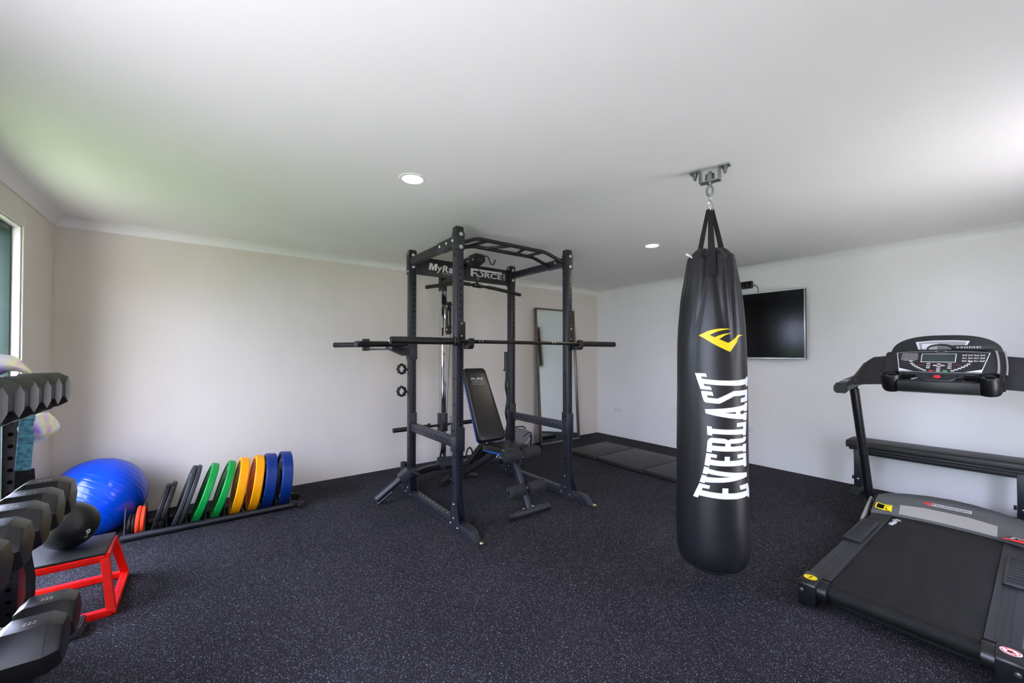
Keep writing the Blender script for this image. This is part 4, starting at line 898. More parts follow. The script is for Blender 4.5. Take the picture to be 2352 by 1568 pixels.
m = MB(); patch(m, -1.215, -1.165, -4.425, -4.525, .007, 6); ws = m.build('warning_label', 'red_print', hood, smooth=0)
m = MB(); patch(m, -1.183, -1.165, -4.425, -4.525, .0080, 6); m.build('label_header', 'hole', ws, smooth=0)
m = MB(); hood_text(m, 'WARNING', (-1.180, -4.432, 0), (0, -1, 0), (1, 0, 0), .085, .011, .01, .0092); m.build('label_lettering', 'white_print', ws, smooth=0)
# posts, brackets
for s in (1, -1):
    yb_, yt = TY+s*.44, TY+s*.470
    m = MB(); m.sweep([(-.93, yb_, .10), (-1.24, yt, 1.075)], [(.038*math.cos(q), .029*math.sin(q)) for q in [2*math.pi*i/22 for i in range(22)]], up=Y); po = m.build('post', 'plastic', t, smooth=50)
    m = MB(); m.box(-.975, -.885, yb_-.034, yb_+.034, .02, .175); m.build('post_socket', 'plastic', t, bevel=.01)
    m = MB(); m.bar((-1.36, TY+s*.405, .075), (-.98, TY+s*.425, .15), .018, .075, Z, .006); m.build('base_bracket', 'hood_light', t)
    m = MB(); m.box(-1.40, -.62, TY+s*.385-.02, TY+s*.385+.02, .0, .05); m.build('base_tube', 'steel', t, bevel=.005)
    MB().dome((-1.34, TY+s*.416, .085), (0, s, 0), .008).build('bolt', 'bolt', t)
    m = MB(); m.cyl((-.66, TY+s*.33, .045), (-.66, TY+s*.38, .045), .045, n=20); m.build('transport_wheel', 'rubber', t)
    m = MB()
    for k in range(4): m.sweep([V(-1.105+.012*k-.031, yb_+s*.017-.0, .60-.004*k)+V(0, -.035, 0), V(-1.135+.012*k-.031, yb_+s*.018, .68)+V(0, -.035, 0)], circ(.0012, 4))
    # handlebar pod
    hp = [(.030, -.020), (.044, .0), (.030, .030), (-.030, .030), (-.044, .0), (-.030, -.034), (.030, -.034)]
    yy = TY+s*.475
    m = MB(); m.sweep([(-1.565, yy, 1.090), (-1.555, yy, 1.091), (-1.40, yy, 1.110), (-1.24, yy-s*.005, 1.125), (-1.10, yy-s*.01, 1.135)], [(-.040, -.022), (-.026, -.038), (.026, -.038), (.040, -.022), (.040, .010), (.024, .034), (-.024, .034), (-.040, .010)], up=Z); hb = m.build('handlebar', 'plastic2', t, bevel=.006, smooth=40)
    m = MB(); m.sweep([(-1.568, yy, 1.090), (-1.545, yy, 1.092)], [(-.041, -.023), (-.027, -.040), (.027, -.040), (.041, -.023), (.041, .010), (.025, .035), (-.025, .035), (-.041, .010)], up=Z); m.build('grip_cap', 'rubber', hb)
    m = MB(); m.box(-1.46, -1.42, yy-.014, yy+.014, 1.137, 1.141); m.build('key_label', 'offwhite_print', hb)
    for k in range(2): MB().dome((-1.262, yy-.036+.03*k, 1.077), -X, .006).build('screw', 'bolt', hb)
    # wing from handlebar to console
    w0 = TY+s*.475; w1 = TY+s*.275
    m = MB(); m.loft([[V(-1.40, y, zb_), V(-1.36, y, zb_+.05), V(-1.20, y, zt_), V(-1.10, y, zt_-.015), V(-1.08, y, zb_+.01), V(-1.2, y, zb_-.01)] for y, zb_, zt_ in ((w0, 1.095, 1.175), (TY+s*.42, 1.110, 1.265), (TY+s*.36, 1.115, 1.315), (w1, 1.12, 1.325))]); m.build('console_wing', 'plastic2', t, bevel=.006, smooth=40)
# console body and panel (a tilted face)
pb, pt = V(-1.375, 0, 1.208), V(-1.215, 0, 1.352); pu_ = (pt-pb).normalized(); pn = V(-pu_.z, 0, pu_.x); PL = (pt-pb).length
def pp(y, v, e=0.0): return V(pb.x, y, pb.z)+pu_*(v*PL)+pn*e
m = MB(); rings = []
for y, g_ in ((TY+.285, .012), (TY+.270, .0), (TY+.12, -.004), (TY, -.006), (TY-.12, -.004), (TY-.270, .0), (TY-.285, .012)):
    k = .018*(1-((y-TY)/.285)**2)
    rings.append([pp(y, -.06, -g_), pp(y, 1.0, -g_)+pu_*k, pp(y, 1.12, -.03)+pu_*k, V(-1.10, y, 1.30+k), V(-1.09, y, 1.16), V(-1.30, y, 1.10), V(-1.36, y, 1.15)])
m.loft(rings); con = m.build('console', 'plastic2', t, bevel=.004, smooth=40)
e = .0085
def plane_poly(mb, pts, e): return mb.add([pp(y, v, e+.004*0) for y, v in pts], [tuple(range(len(pts)))])
cv = lambda y: 1.0+.08*(1-((y-TY)/.225)**2)
def panel(mb, g, e, n=14):
    top = [(TY+(.222-g)*(1-2*i/n), 0) for i in range(n+1)]
    pts = [(y, cv(y)-.09-g*3) for y, _ in top]+[(TY-.190+g*.8, .0+g*2), (TY+.190-g*.8, .0+g*2)]
    return plane_poly(mb, pts, e)
m = MB(); panel(m, 0, e); m.build('panel_border', 'white_print', con, smooth=0)
m = MB(); panel(m, .0045, e+.001); pnl = m.build('panel_face', 'plastic2', con, smooth=0)
def prect(mb, y, v, w_, h_, e): return plane_poly(mb, [(y+w_/2, v-h_/2), (y-w_/2, v-h_/2), (y-w_/2, v+h_/2), (y+w_/2, v+h_/2)], e)
m = MB(); prect(m, TY+.008, .66, .166, .40, e+.002); m.build('display_frame', 'white_print', pnl, smooth=0)
m = MB(); prect(m, TY+.008, .66, .158, .36, e+.003); m.build('display', 'lcd', pnl, smooth=0)
m = MB()
for s in (1, -1):
    for i in range(7):
        a = i/6; y = TY+s*(.140-.075*a**1.3); v = .50-.42*a**.75; prect(m, y, v, .017, .055, e+.002)
for v in (.30, .20, .11):
    for s in (1, -1): prect(m, TY+s*.050, v+.09, .018, .050, e+.002)
for y, v in ((0, .37), (0, .25), (0, .15), (0, .06), (.018, .31), (-.018, .31)): prect(m, TY+y, v, .018, .055, e+.002)
m.build('buttons', 'offwhite_print', pnl, smooth=0)
m = MB(); prect(m, TY+.032, .06, .020, .055, e+.0022)
for s in (1, -1): prect(m, TY+s*.050, .42, .010, .035, e+.0026); prect(m, TY+s*.085, .34, .028, .010, e+.002); prect(m, TY+s*.140, .56, .020, .012, e+.002)
prect(m, TY, .31, .014, .020, e+.0026); m.build('red_buttons', 'red_print', pnl, smooth=0)
m = MB(); prect(m, TY-.032, .06, .020, .055, e+.0022); prect(m, TY+.165, .60, .008, .02, e+.002); m.build('green_button', 'green_print', pnl, smooth=0)
m = MB(); rn = random.Random(5)
for i in range(7): w_ = .06+.03*rn.random(); prect(m, TY+.150, .86-.055*i, w_, .016, e+.002)
for i in range(3):
    for j in range(4):
        y, v = TY-.112-.026*j, .80-.13*i; prect(m, y, v-.035, .020, .014, e+.002)
        plane_poly(m, [(y+.010, v-.02), (y-.010, v-.02+.02*rn.random()), (y-.010, v+.01+.03*rn.random()), (y, v+.0), (y+.010, v+.03)], e+.002)
m.build('panel_print', 'offwhite_print', pnl, smooth=0)
m = MB()
for s in (1, -1): plane_poly(m, [(TY+s*.187, .035), (TY+s*.120, .035), (TY+s*.198, .17)], e+.0022)
m.build('corner_flash', 'white_print', pnl, smooth=0)
m = MB(); c_ = pp(TY, .965, e+.0025); m.add([c_+Y*(.032*math.cos(q))+pu_*(.009*math.sin(q)) for q in [2*math.pi*i/24 for i in range(24)]], [tuple(range(24))]); m.build('maker_oval', 'silver', pnl, smooth=0)
m = MB(); m.add([c_+pn*.0008+Y*(.022*math.cos(q))+pu_*(.006*math.sin(q)) for q in [2*math.pi*i/24 for i in range(24)]], [tuple(range(24))]); m.build('maker_oval_centre', 'hole', pnl, smooth=0)
for s in (-1,):
    for y0, w_ in ((-.243, .010), (-.278, .008)):
        m = MB(); m.add([q for v in [i/8 for i in range(9)] for q in (pp(TY+y0-.012*(1-(v-.2)**2*2), v*1.05-.03, .006), pp(TY+y0-w_-.012*(1-(v-.2)**2*2), v*1.05-.03, .006))], [(2*i, 2*i+1, 2*i+3, 2*i+2) for i in range(8)]); m.build('silver_stripe', 'silver', con, smooth=0)
# tray with cup holders along the front
m = MB(); m.loft([[V(-1.455, y, 1.085), V(-1.46, y, 1.155), V(-1.445, y, 1.166), V(-1.437, y, 1.166), V(-1.435, y, 1.11), V(-1.34, y, 1.10), V(-1.34, y, 1.07)] for y in (TY+.19, TY-.19)]); m.build('tray', 'plastic', con, bevel=.004)
for s in (1, -1):
    c = V(-1.378, TY+s*.225, 1.085); ca = V(-.36, 0, .93).normalized(); cx_, cy_, _z = frame(ca)   # cups tip towards the runner
    m = MB(); m.rev([(.020, 0), (.044, .002), (.053, .02), (.056, .118), (.053, .127), (.046, .127), (.044, .118), (.040, .045), (.001, .042)], c, ca, n=32, cap=False); cu = m.build('cup_holder', 'plastic', con, smooth=45)
    vs, fs = text_polys('i.Health', .01); m = MB(); e1 = V(.93, 0, .36); e2 = V(0, 1, 0)
    m.add([c+ca*(.088+.018*b)+e1*(.0418*math.cos(q))+e2*(.0418*math.sin(q)) for a, b in vs for q in [.80-1.6*a]], fs); m.build('cup_lettering', 'white_print', cu, smooth=0)
    m = MB(); m.bar((-1.448, TY+s*.12, 1.168), (-1.395, TY+s*.075, 1.185), .010, .006, Z); m.build('tray_edge', 'plastic2' if s < 0 else 'silver', con)
m = MB(); m.loft([[V(-1.452, TY+.060, 1.168), V(-1.452, TY-.060, 1.168), V(-1.380, TY-.125, 1.204), V(-1.380, TY+.125, 1.204)], [V(-1.452, TY+.060, 1.10), V(-1.452, TY-.060, 1.10), V(-1.36, TY-.125, 1.10), V(-1.36, TY+.125, 1.10)]]); m.build('tray_bridge', 'plastic2', con, bevel=.003)
m = MB(); m.rev([(.017, .0), (.017, .006), (.011, .009), (.001, .010)], V(-1.418, TY, 1.186), (-.45, 0, .9), 20); m.build('safety_key', 'red_print', con)
# arched board behind the panel
N_ = 24; arch = []
for i in range(N_+1):
    a = math.pi*i/N_; arch.append((TY+.272*math.copysign(abs(math.cos(a))**.75, math.cos(a)), 1.33+.142*math.sin(a)**.85))
m = MB(); m.loft([[V(x+(z-1.33)*.25, y, z) for y, z in arch] for x in (-1.135, -1.115)]); bd = m.build('reading_board', 'plastic2', con, bevel=.004, smooth=40)
def bp_(y, z, e): return V(-1.135+(z-1.33)*.25-e, y, z)
def brect(mb, pts, e): return mb.add([bp_(y, z, e) for y, z in pts], [tuple(range(len(pts)))])
m = MB(); brect(m, [(TY+.125, 1.37), (TY-.10, 1.37), (TY-.125, 1.428), (TY-.05, 1.434), (TY+.05, 1.434), (TY+.14, 1.425)], .002); m.build('board_border', 'white_print', bd, smooth=0)
m = MB(); brect(m, [(TY+.115, 1.37), (TY-.09, 1.37), (TY-.110, 1.422), (TY-.05, 1.428), (TY+.05, 1.428), (TY+.125, 1.419)], .003); m.build('board_panel', 'grey_print', bd, smooth=0)
m = MB(); brect(m, [(TY+.105, 1.37), (TY+.03, 1.37), (TY+.025, 1.413), (TY+.108, 1.410)], .004); m.build('board_chart', 'white_print', bd, smooth=0)
# loose things on the console ledge
m = MB()
for k in range(4):
    c = V(-1.170+.006*k, TY+.012, 1.372+.002*k); m.tube([c+Y*(.062*math.cos(q))+V(.35, 0, .9)*(.030*math.sin(q)) for q in [2*math.pi*i/30 for i in range(30)]], .0042, 8, closed=True)
solo(m, 'coiled_cord', 'plastic', 'coil of glossy black cord leaning on the treadmill console', 'cord')
t2 = thing('phone_box', 'small black printed box lying on the treadmill console ledge', 'box', (-1.17, TY-.13, 1.352), math.radians(-4))
m = MB(); m.box(-1.20, -1.155, TY-.235, TY-.052, 1.368, 1.398); m.xf(lambda p: p); m.build('carton', 'plastic', t2, bevel=.002)
m = MB(); rn = random.Random(2); y = TY-.070
while y > TY-.18:
    w_ = .003+.006*rn.random(); m.add([V(-1.2006, y, 1.377), V(-1.2006, y-w_, 1.377), V(-1.2006, y-w_, 1.389), V(-1.2006, y, 1.389)], [(0, 1, 2, 3)]); y -= w_+.003+.003*rn.random()
m.build('carton_print', 'grey_print', t2, smooth=0)

# ================================================================== flat bench by the right wall
t = thing('flat_bench', 'long low black padded bench against the right wall behind the treadmill', 'bench', (-.25, -4.0, 0))
m = MB(); prof = [(-.396, .452), (-.40, .458), (-.40, .498), (-.392, .510), (-.375, .514), (-.25, .516), (-.125, .514), (-.108, .510), (-.10, .498), (-.10, .452)]
def ring(y, k): return [V(-.25+(a+.25)*k, y, .48+(b-.48)*k) for a, b in prof]
m.loft([ring(-3.436, .86), ring(-3.438, .95), ring(-3.450, 1), ring(-4.57, 1), ring(-4.582, .95), ring(-4.584, .86)]); m.build('seat_pad', 'mattress', t, smooth=50)
m = MB(); m.box(-.385, -.115, -4.56, -3.46, .430, .453); m.build('seat_board', 'vinyl', t, bevel=.004)
m = MB(); m.box(-.28, -.22, -4.53, -3.47, .375, .431); m.build('long_beam', 'steel2', t, bevel=.004)
for yy in (-3.505, -4.49):
    m = MB(); m.box(-.285, -.215, yy-.032, yy+.032, .07, .44); m.build('leg', 'steel2', t, bevel=.004)
    m = MB(); m.bar((-.375, yy, .04), (-.05, yy, .04), .065, .055, Z, .012); ft_ = m.build('foot_tube', 'steel2', t)
    m = MB(); m.bar((-.40, yy, .040), (-.345, yy, .040), .078, .070, Z, .016); m.build('foot_cap', 'rubber', ft_)
    m = MB(); m.bar((-.09, yy, .040), (-.045, yy, .040), .078, .070, Z, .016); m.build('foot_cap', 'rubber', ft_)
    MB().dome((-.285, yy, .135), -X, .010).build('bolt', 'bolt', t)
    m = MB(); m.bar((-.25, yy+.034, .14), (-.25, yy+.05, .14), .03, .03, Z); m.build('knob', 'plastic', t)
# ================================================================== weight plate rack and plates along the back wall
pyf, pyb, ptz = -.655, -.405, .030
t = thing('plate_rack', 'low black toaster style weight plate rack on wheels along the back wall', 'plate rack', (-5.22, -.53, 0))
for yy in (pyf, pyb):
    m = MB(); m.cyl((-5.765, yy, ptz), (-4.690, yy, ptz), .0225, n=22); m.build('rail_tube', 'steel2', t)
    m = MB(); m.cyl((-5.772, yy, ptz), (-5.762, yy, ptz), .024, n=22); m.cyl((-4.692, yy, ptz), (-4.682, yy, ptz), .028, n=22); m.build('tube_cap', 'rubber', t)
    m = MB(); m.loft([[V(-4.685, yy+s, ptz-.012), V(-4.685, yy+s, ptz+.030), V(-4.655, yy+s, ptz+.022), V(-4.640, yy+s, ptz+.005), V(-4.650, yy+s, ptz-.006)] for s in (-.012, .012)]); m.build('wheel_fork', 'steel2', t)
    m = MB(); m.rev([(.006, -.011), (.022, -.013), (.030, -.009), (.030, .009), (.022, .013), (.006, .011)], (-4.632, yy-.028, .030), Y, 22); m.build('wheel', 'rubber', t)
for x in (-5.74, -4.70):
    m = MB(); m.cyl((x, pyf, ptz), (x, pyb, ptz), .014, n=14); m.build('cross_tube', 'steel2', t)
for x in (-5.757, -5.651, -5.528, -5.411, -5.294, -5.174, -5.052, -4.937, -4.816, -4.706):
    m = MB(); m.tube(bend((x, pyf+.035, .04), (x, pyb-.035, .04), .04, [(x, -.555, .232), (x, -.505, .232)]), .0055, 10); m.build('divider_hoop', 'steel2', t)
def plate(name, label, xb, lean, R, th, mt, mark, group, tri=False, zc=None):
    """disc standing between the rails, top leaning towards the mirror end by lean degrees"""
    L = math.radians(lean); d = V(math.sin(L), 0, math.cos(L)); ax = V(math.cos(L), 0, -math.sin(L))
    half = (pyf-pyb)/2; yc = (pyf+pyb)/2
    hgt = math.sqrt(max(1e-4, (R+.0225)**2-half**2)) if R > .13 else R
    cz = (ptz+hgt*math.cos(L)) if R > .13 else .012+R*math.cos(L)+th/2*math.sin(L)
    c = V(xb+R*math.sin(L), yc if R > .13 else -.545, cz)
    t = thing(name, label, 'weight plate', (c.x, c.y, c.z-R), 0, group)
    h = th/2; Ri = R*.86
    prof = [(.026, -h*.9), (R*.33, -h*.9), (R*.36, -h*.62), (Ri, -h*.62), (Ri+.006, -h*.95), (R-.006, -h), (R, -h+.006), (R, h-.006), (R-.006, h), (Ri+.006, h*.95), (Ri, h*.62), (R*.36, h*.62), (R*.33, h*.9), (.026, h*.9)]
    m = MB()
    if tri:   # notched grip plate
        x_, y_, z_ = frame(ax); n = 72; rings = []
        for r, q in prof:
            rg = []
            for i in range(n):
                a = 2*math.pi*i/n; k = 1.0
                if r > R*.8:
                    w_ = (a/(2*math.pi)*8) % 1; k = .955 if .35 < w_ < .65 else 1.0
                rg.append(c+z_*q+x_*(r*k*math.cos(a))+y_*(r*k*math.sin(a)))
            rings.append(rg)
        m.loft(rings, closed=True)
    else:
        x_, y_, z_ = frame(ax); n = 64
        m.loft([[c+z_*q+x_*(r*math.cos(2*math.pi*i/n))+y_*(r*math.sin(2*math.pi*i/n)) for i in range(n)] for r, q in prof], closed=True)
    o = m.build('plate_body', mt, t, smooth=32)
    m = MB(); x_, y_, z_ = frame(ax)
    m.loft([[c+z_*q+x_*(r*math.cos(2*math.pi*i/24))+y_*(r*math.sin(2*math.pi*i/24)) for i in range(24)] for r, q in ((.0245, -h*.88), (.031, -h*.93), (.031, h*.93), (.0245, h*.88))], closed=True); m.build('steel_hub', 'steelgrey', t)
    if mark:
        rn = random.Random(int(abs(xb)*1000)); m = MB()
        for arc, n_ in ((math.radians(20), 11), (math.radians(200), 8)):
            for i in range(n_):
                a = arc+.125*i; rr = R*.68; p = c-ax*(h*.62+.0008)+d*(rr*math.sin(a))+Y*(rr*math.cos(a)); tg = d*math.cos(a)-Y*math.sin(a); ra = d*math.sin(a)+Y*math.cos(a)
                if rn.random() < .12: continue
                for k in range(2): m.bar(p+tg*(.007*(k-.5))-ra*.010, p+tg*(.007*(k-.5+rn.uniform(-.6, .6)))+ra*.010, .0035, .0008, ax)
                if rn.random() < .6: m.bar(p-tg*.006, p+tg*.006, .0035, .0008, ax)
        m.build('raised_print', mark, t, smooth=0)
    return t
PG = 'bumper plates in the rack'
plate('bumper_plate', 'thick navy blue bumper plate at the wheeled end of the plate rack', -4.770, 5.5, .226, .080, 'p_blue', 'white_print', PG)
plate('bumper_plate', 'thick navy blue bumper plate beside the amber ones in the rack', -4.895, 7, .226, .080, 'p_blue', 'white_print', PG)
plate('bumper_plate', 'amber bumper plate next to the blue plates in the rack', -4.995, 9, .226, .064, 'p_orange', 'offwhite_print', PG)
plate('bumper_plate', 'amber bumper plate next to the green plates in the rack', -5.115, 11, .226, .064, 'p_orange', 'offwhite_print', PG)
plate('bumper_plate', 'green bumper plate next to the amber plates, leaning in the rack', -5.250, 17.5, .225, .048, 'p_green', 'offwhite_print', PG)
plate('bumper_plate', 'green bumper plate next to the charcoal plates, leaning in the rack', -5.370, 18.5, .225, .048, 'p_green', 'offwhite_print', PG)
plate('bumper_plate', 'thin charcoal bumper plate touching the slot beside the green plate', -5.463, 17.5, .225, .028, 'p_grey', 'grey_print', PG)
plate('bumper_plate', 'thin charcoal bumper plate leaning on its charcoal twin, ball side', -5.494, 17.5, .225, .028, 'p_grey', 'grey_print', PG)
plate('grip_plate', 'black notched iron plate leaning on another black plate, charcoal side', -5.578, 16, .176, .030, 'p_black', None, 'black iron plates in the rack', True)
plate('grip_plate', 'black notched iron plate leaning in front of its twin, red plate side', -5.611, 16, .172, .030, 'p_black', None, 'black iron plates in the rack', True)
plate('small_plate', 'small red change plate on the side of the black iron plates', -5.668, 4, .098, .024, 'p_red', None, 'small change plates in the rack')
plate('small_plate', 'small red change plate on the side of the small black plates', -5.695, 4, .098, .024, 'p_red', None, 'small change plates in the rack')
plate('small_plate', 'small black change plate touching the red change plate', -5.721, 4, .074, .018, 'p_black', None, 'small change plates in the rack')
plate('small_plate', 'small black change plate next to the blue exercise ball', -5.742, 4, .074, .018, 'p_black', None, 'small change plates in the rack')

# ================================================================== exercise ball, plyo box, slam ball
bcn, br_ = V(-5.93, -.335, .276), .276
t = thing('exercise_ball', 'large shiny blue inflatable exercise ball in the corner', 'exercise ball', (bcn.x, bcn.y, 0))
ax = V(-.50, -.62, -.60).normalized(); x_, y_, z_ = frame(ax); m = MB(); rings = []; NV = 240
for i in range(1, NV):
    ph = math.pi*i/NV; q = ph/math.pi*22; g_ = abs(q-round(q)); r = br_*(1-.0065*math.exp(-(g_/.07)**2)*(1 if .12 < ph/math.pi < .88 else 0))
    rings.append([bcn+z_*(-r*math.cos(ph))+x_*(r*math.sin(ph)*math.cos(a))+y_*(r*math.sin(ph)*math.sin(a)) for a in [2*math.pi*k/64 for k in range(64)]])
m.loft(rings); m.xf(lambda p: V(p.x, p.y, max(p.z, .001))); m.build('ball_skin', 'blue_ball', t, smooth=60)
m = MB(); m.rev([(.010, -.002), (.010, .003), (.006, .005), (.001, .005)], bcn-V(.55, -.4, .4).normalized()*br_, -V(.55, -.4, .4), 14); m.build('valve_plug', 'white_print', t)

t = thing('plyo_box', 'red steel plyo box with black top holding the slam ball', 'plyo box', (-5.88, -1.48, 0))
BX = {'tl': V(-6.075, -1.375, .30), 'tr': V(-5.715, -1.365, .30), 'fl': V(-6.085, -1.645, .30), 'fr': V(-5.705, -1.645, .30)}
BB = {'tl': V(-6.115, -1.245, .018), 'tr': V(-5.675, -1.245, .018), 'fl': V(-6.125, -1.695, .018), 'fr': V(-5.672, -1.695, .018)}
def sq(a, b, name, w_=.034):
    m = MB(); m.bar(a, b, w_, w_, Z if abs((b-a).normalized().z) < .7 else Y, .003); m.build(name, 'red', t)
for k in BX: sq(BX[k]+V(0, 0, -.018), BB[k], 'leg')
for a, b in (('tl', 'tr'), ('tr', 'fr'), ('fr', 'fl'), ('fl', 'tl')): sq(BX[a]+V(0, 0, -.018), BX[b]+V(0, 0, -.018), 'top_rail'); sq(BB[a], BB[b], 'bottom_rail')
m = MB(); m.box(-6.088, -5.702, -1.660, -1.352, .3005, .312); m.build('black_top', 'mattress', t, bevel=.003)

sc_, sr = V(-5.868, -1.475, .4305), .118
t = thing('slam_ball', 'black textured rubber slam ball sitting on the red plyo box', 'slam ball', (sc_.x, sc_.y, .312))
m = MB(); rings = []; x_, y_, z_ = frame(V(.25, -.45, .85))
for i in range(1, 60):
    ph = math.pi*i/60; r = sr*(1-.012*math.exp(-((i-30)/.8)**2))
    rings.append([sc_+z_*(-r*math.cos(ph))+x_*(r*math.sin(ph)*math.cos(a))+y_*(r*math.sin(ph)*math.sin(a)) for a in [2*math.pi*k/56 for k in range(56)]])
m.loft(rings); sb_ = m.build('ball_skin', 'slam', t, smooth=60)
nd = V(.70, -.66, -.30).normalized(); ux = nd.cross(Z).normalized()*-1; uy = nd.cross(ux)
if uy.z < 0: uy = -uy
ux = uy.cross(nd)
def on_ball(a, b, e=.001):
    p = nd*sr+ux*a+uy*b; return sc_+p.normalized()*(sr+e)
m = MB(); k_ = 30; m.add([on_ball(0, 0, .0012)]+[on_ball(.036*math.cos(q), .036*math.sin(q), .0012) for q in [2*math.pi*i/k_ for i in range(k_)]], [(0, 1+i, 1+(i+1) % k_) for i in range(k_)]); m.build('label_disc', 'rubber', sb_, smooth=60)
m = MB(); m.tube([on_ball(.037*math.cos(q), .037*math.sin(q), .0005) for q in [2*math.pi*i/k_ for i in range(k_)]], .0014, 6, closed=True); m.build('label_ring', 'slam', sb_)
def ball_text(s, a0, b0, w_, h_):
    vs, fs = text_polys(s, .03); m = MB(); m.add([on_ball(a0+w_*a, b0+h_*b, .0022) for a, b in vs], fs); m.build('label_number', 'white_print', sb_, smooth=0)
ball_text('9', -.010, -.008, .021, .031); ball_text('KG', -.010, -.024, .018, .010)

# ================================================================== dumbbell rack along the left wall
t = thing('dumbbell_rack', 'black three tier dumbbell rack along the left wall', 'dumbbell rack', (-5.95, -2.6, 0))
for uy_ in (-1.95, -3.14):
    m = MB(); m.box(-5.964, -5.914, uy_-.05, uy_+.05, .055, 1.135); u = m.build('upright', 'steel2', t, bevel=.005)
    h = MB()
    for k in range(21): disc(h, (-5.939, uy_-.05, .11+.0497*k), -Y, .0085, 12)
    h.build('peg_holes', 'hole', u)
    fy = uy_+.165 if uy_ > -2.5 else uy_-.165
    m = MB(); m.bar((-6.19, fy, .028), (-5.86, fy, .028), .09, .055, Z, .004); m.bar((-5.939, uy_, .030), (-5.939, fy, .030), .05, .05, Z, .004); m.build('foot_tube', 'steel2', t)
    m = MB(); m.bar((-5.87, fy, .026), (-5.757, fy, .026), .115, .050, Z, .006); fc_ = m.build('foot_cap', 'p_grey', t)
    m = MB()
    for k in range(7): m.bar((-5.860+.0155*k, fy-.052, .0515), (-5.860+.0155*k, fy+.052, .0515), .007, .005, Z)
    m.build('cap_ridges', 'rubber', fc_)
    m = MB(); m.bar((-5.939, uy_-.05, .16), (-5.86, uy_-.12, .16), .03, .06, Z); m.build('tray_bracket', 'steel', t)
    bolt((-5.90, uy_-.112, .17), -Y, .011, parent=t)
TIERS = ((1.150, .118, 'top'), (.703, .150, 'middle'), (.202, .170, 'bottom'))
for z0, D, nm in TIERS:
    y0, y1 = -2.275 if nm == 'top' else -2.17, -3.06
    for xx, nmx in ((-5.815, 'front'), (-6.075, 'rear')):
        m = MB(); lo, hi = xx-.050, xx+.050
        m.loft([[V(lo, y, z0-.006), V(hi, y, z0-.006), V(hi, y, z0-.022), V(hi-.004, y, z0-.022), V(hi-.004, y, z0-.010), V(lo+.004, y, z0-.010), V(lo+.004, y, z0-.022), V(lo, y, z0-.022)] for y in (y0, y1)]); m.build('tray_rail', 'steel2', t, smooth=20)
    for uy_ in (-2.03, -3.03):
        m = MB(); m.box(-6.12, -5.885, uy_-.03, uy_+.03, z0-.055, z0-.023); m.build('tray_arm', 'steel', t, bevel=.003)
def dumbbell(xf, y, z0, D, hl, label, group, turn=0):
    """hex dumbbell lying across the tray, its front face at xf"""
    R = D/2/math.cos(math.radians(30)); zc = z0+D/2-.006+(R-D/2 if turn else 0)*.6; hd = .135; HEX = [math.radians(turn+60*i) for i in range(6)]
    t = thing('hex_dumbbell', label, 'dumbbell', (xf-hl-hd/2, y, z0-.006), 0, group)
    for e0, s in ((xf, -1), (xf-2*hl-hd, 1)):
        def ring(x, k): return [V(x, y+R*k*math.cos(a), zc+R*k*math.sin(a)) for a in HEX]
        c = hl*.22; m = MB(); m.loft([ring(e0, .74), ring(e0+s*.004, .79), ring(e0+s*c, 1), ring(e0+s*(hl-c*.8), 1), ring(e0+s*hl, .72)]); hdm = m.build('hex_head', 'rubber_head', t, bevel=.002, smooth=20)
    m = MB(); a, b = xf-hl, xf-hl-hd
    m.rev([(.016, 0), (.0185, .010), (.013, .018), (.014, .035), (.0165, .0675), (.014, .10), (.013, .117), (.0185, .125), (.016, .135)], (a, y, zc), (-1, 0, 0), 20); hn = m.build('handle', 'chrome', t, smooth=40)
    m = MB(); m.rev([(.0145, .035), (.0170, .0675), (.0145, .10)], (a, y, zc), (-1, 0, 0), 20, cap=False); m.build('knurled_grip', 'steelgrey', hn)
    m = MB(); rn = random.Random(int(-y*1000))
    zt_ = zc+D/2+.0006+(.05 if turn else 0)
    for r_ in range(2):
        for i in range(3):
            xx = xf-hl*.5+.012*(i-1); yy = y+(.012*(r_-.5))-D*.05
            m.add([V(xx-.004, yy-.003, zt_), V(xx+.004, yy-.003, zt_), V(xx+.004, yy+.003-.003*rn.random(), zt_), V(xx-.004, yy+.003, zt_)], [(0, 1, 2, 3)])
    if not turn: m.build('moulded_marks', 'offwhite_print', t, smooth=0)
    return t
M['rubber_head'] = mat('dumbbell_rubber', (.0115, .011, .0115), .34, spec=.5, bump=.18, bscale=700)
ordn = ('nearest the tie-dye cloth', 'second from the wall end', 'third from the wall end', 'fourth from the wall end', 'fifth from the wall end', 'sixth from the wall end')
for k in range(6):
    dumbbell(-5.712, -2.335-.1245*k, 1.150, .112+.002*(k % 2), .118, 'black hex dumbbell on the top tier, '+ordn[k], 'dumbbells on the top tier', 27)
ordn = ('nearest the blue ball', 'second from the blue ball', 'third from the blue ball', 'fourth from the blue ball', 'fifth from the blue ball')
for k in range(5):
    dumbbell(-5.712, -2.24-.170*k, .703, .150, .150, 'black hex dumbbell on the middle tier, '+ordn[k], 'dumbbells on the middle tier')
dumbbell(-5.705, -2.195, .202, .172, .165, 'large black hex dumbbell on the bottom tier, beside the red plyo box', 'dumbbells on the bottom tier')
dumbbell(-5.700, -2.390, .202, .178, .175, 'largest black hex dumbbell on the bottom tier, nearest the camera', 'dumbbells on the bottom tier')

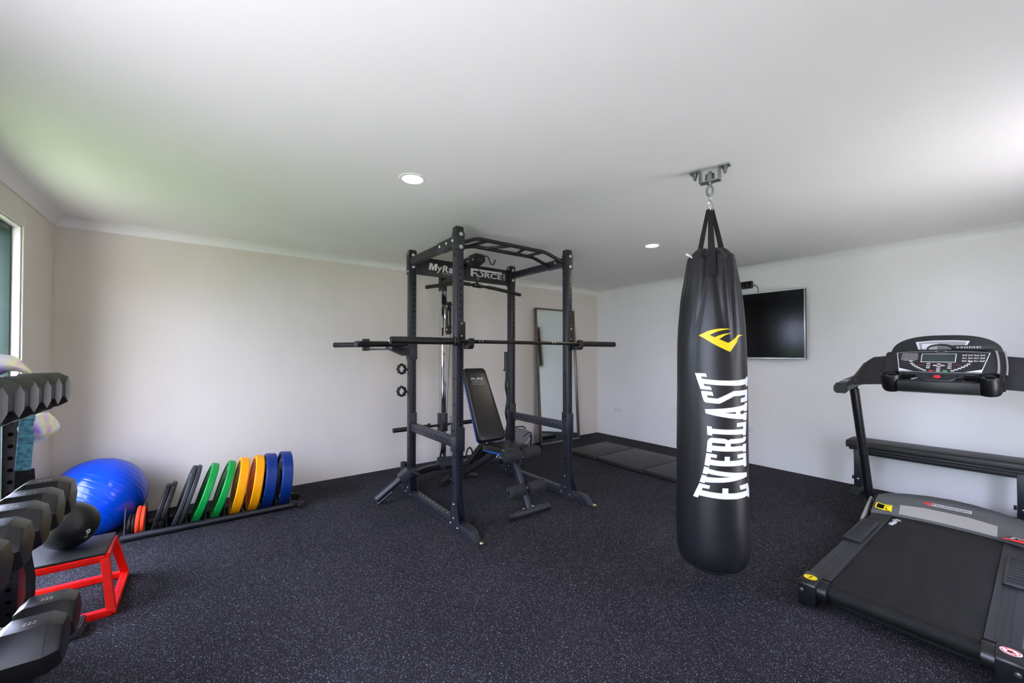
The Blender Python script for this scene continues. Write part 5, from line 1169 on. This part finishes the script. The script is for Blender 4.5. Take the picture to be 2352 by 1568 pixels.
# bands and cloths hanging on the dumbbell rack
def blob(c, s, seed, amp=.22, nu=36, nv=20):
    rings = []
    for i in range(1, nv):
        ph = math.pi*i/nv; rg = []
        for k in range(nu):
            a = 2*math.pi*k/nu; n_ = V(math.sin(ph)*math.cos(a), math.sin(ph)*math.sin(a), -math.cos(ph))
            f_ = 1+amp*noise.noise(n_*1.6+V(seed, 0, 0))+amp*.35*noise.noise(n_*4+V(0, seed, 0))
            rg.append(V(c[0]+s[0]*n_.x*f_, c[1]+s[1]*n_.y*f_, c[2]+s[2]*n_.z*f_))
        rings.append(rg)
    return MB().loft(rings)
def ruched(pts, w_, h_, n=90, amp=.22, seed=1):
    pts = [Vector(p) for p in pts]; P = []
    for i in range(n+1):
        u = i/n*(len(pts)-1); k = min(int(u), len(pts)-2); P.append(pts[k].lerp(pts[k+1], u-k))
    sc2 = [1+amp*math.sin(i*2.1+1.3*math.sin(i*.7+seed)) for i in range(n+1)]
    return MB().sweep(P, rrect(w_, h_, min(w_, h_)*.45, 3), up=X, scale=sc2)
m = blob((-5.985, -2.215, 1.292), (.135, .060, .046), 2.0, .25); m.xf(lambda p: V(p.x, p.y, max(p.z, 1.246)+.018*max(0, (p.x+5.99)/.13)-.02*max(0, (p.x+5.92)/.06)**2))
solo(m, 'folded_cloth', 'tiedye', 'pastel tie-dye cloth heaped on the top tier behind the dumbbells', 'cloth', smooth=60)
m = ruched([(-6.16, -2.30, 1.272), (-6.06, -2.305, 1.282), (-5.96, -2.30, 1.278), (-5.905, -2.285, 1.265)], .040, .034, 70, .10, 3)
solo(m, 'ruched_band', 'teal', 'teal ruched band lying in front of the tie-dye cloth on top', 'band', smooth=60)
m = blob((-5.836, -2.10, 1.040), (.050, .040, .056), 5.0, .25); solo(m, 'hanging_cloth', 'tiedye', 'tie-dye cloth pouch hanging below the top tier beside the wall', 'cloth', smooth=60)
t = thing('hanging_strap', 'teal ruched strap with black webbing end hanging below the top tier', 'strap', (-5.868, -2.12, .70))
m = ruched([(-5.862, -2.13, 1.138), (-5.864, -2.13, 1.05), (-5.868, -2.13, .97), (-5.874, -2.125, .875)], .020, .043, 190, .05, 1); m.build('ruched_sleeve', 'teal', t, smooth=50)
m = MB(); m.sweep([(-5.874, -2.125, .885), (-5.878, -2.125, .80), (-5.888, -2.125, .72), (-5.884, -2.12, .700), (-5.866, -2.11, .715), (-5.860, -2.105, .76), (-5.866, -2.105, .87)], [(.002, .019), (-.002, .019), (-.002, -.019), (.002, -.019)], up=X); m.build('webbing_end', 'webbing', t)
m = MB(); m.sweep([(-5.872, -2.06, .66), (-5.875, -2.065, .52), (-5.862, -2.07, .42), (-5.862, -2.07, .35), (-5.880, -2.06, .27)], [(.0018, .013), (-.0018, .013), (-.0018, -.013), (.0018, -.013)], up=X)
solo(m, 'loose_strap', 'webbing', 'thin black webbing strap hanging from the middle tier to the bottom one', 'strap')
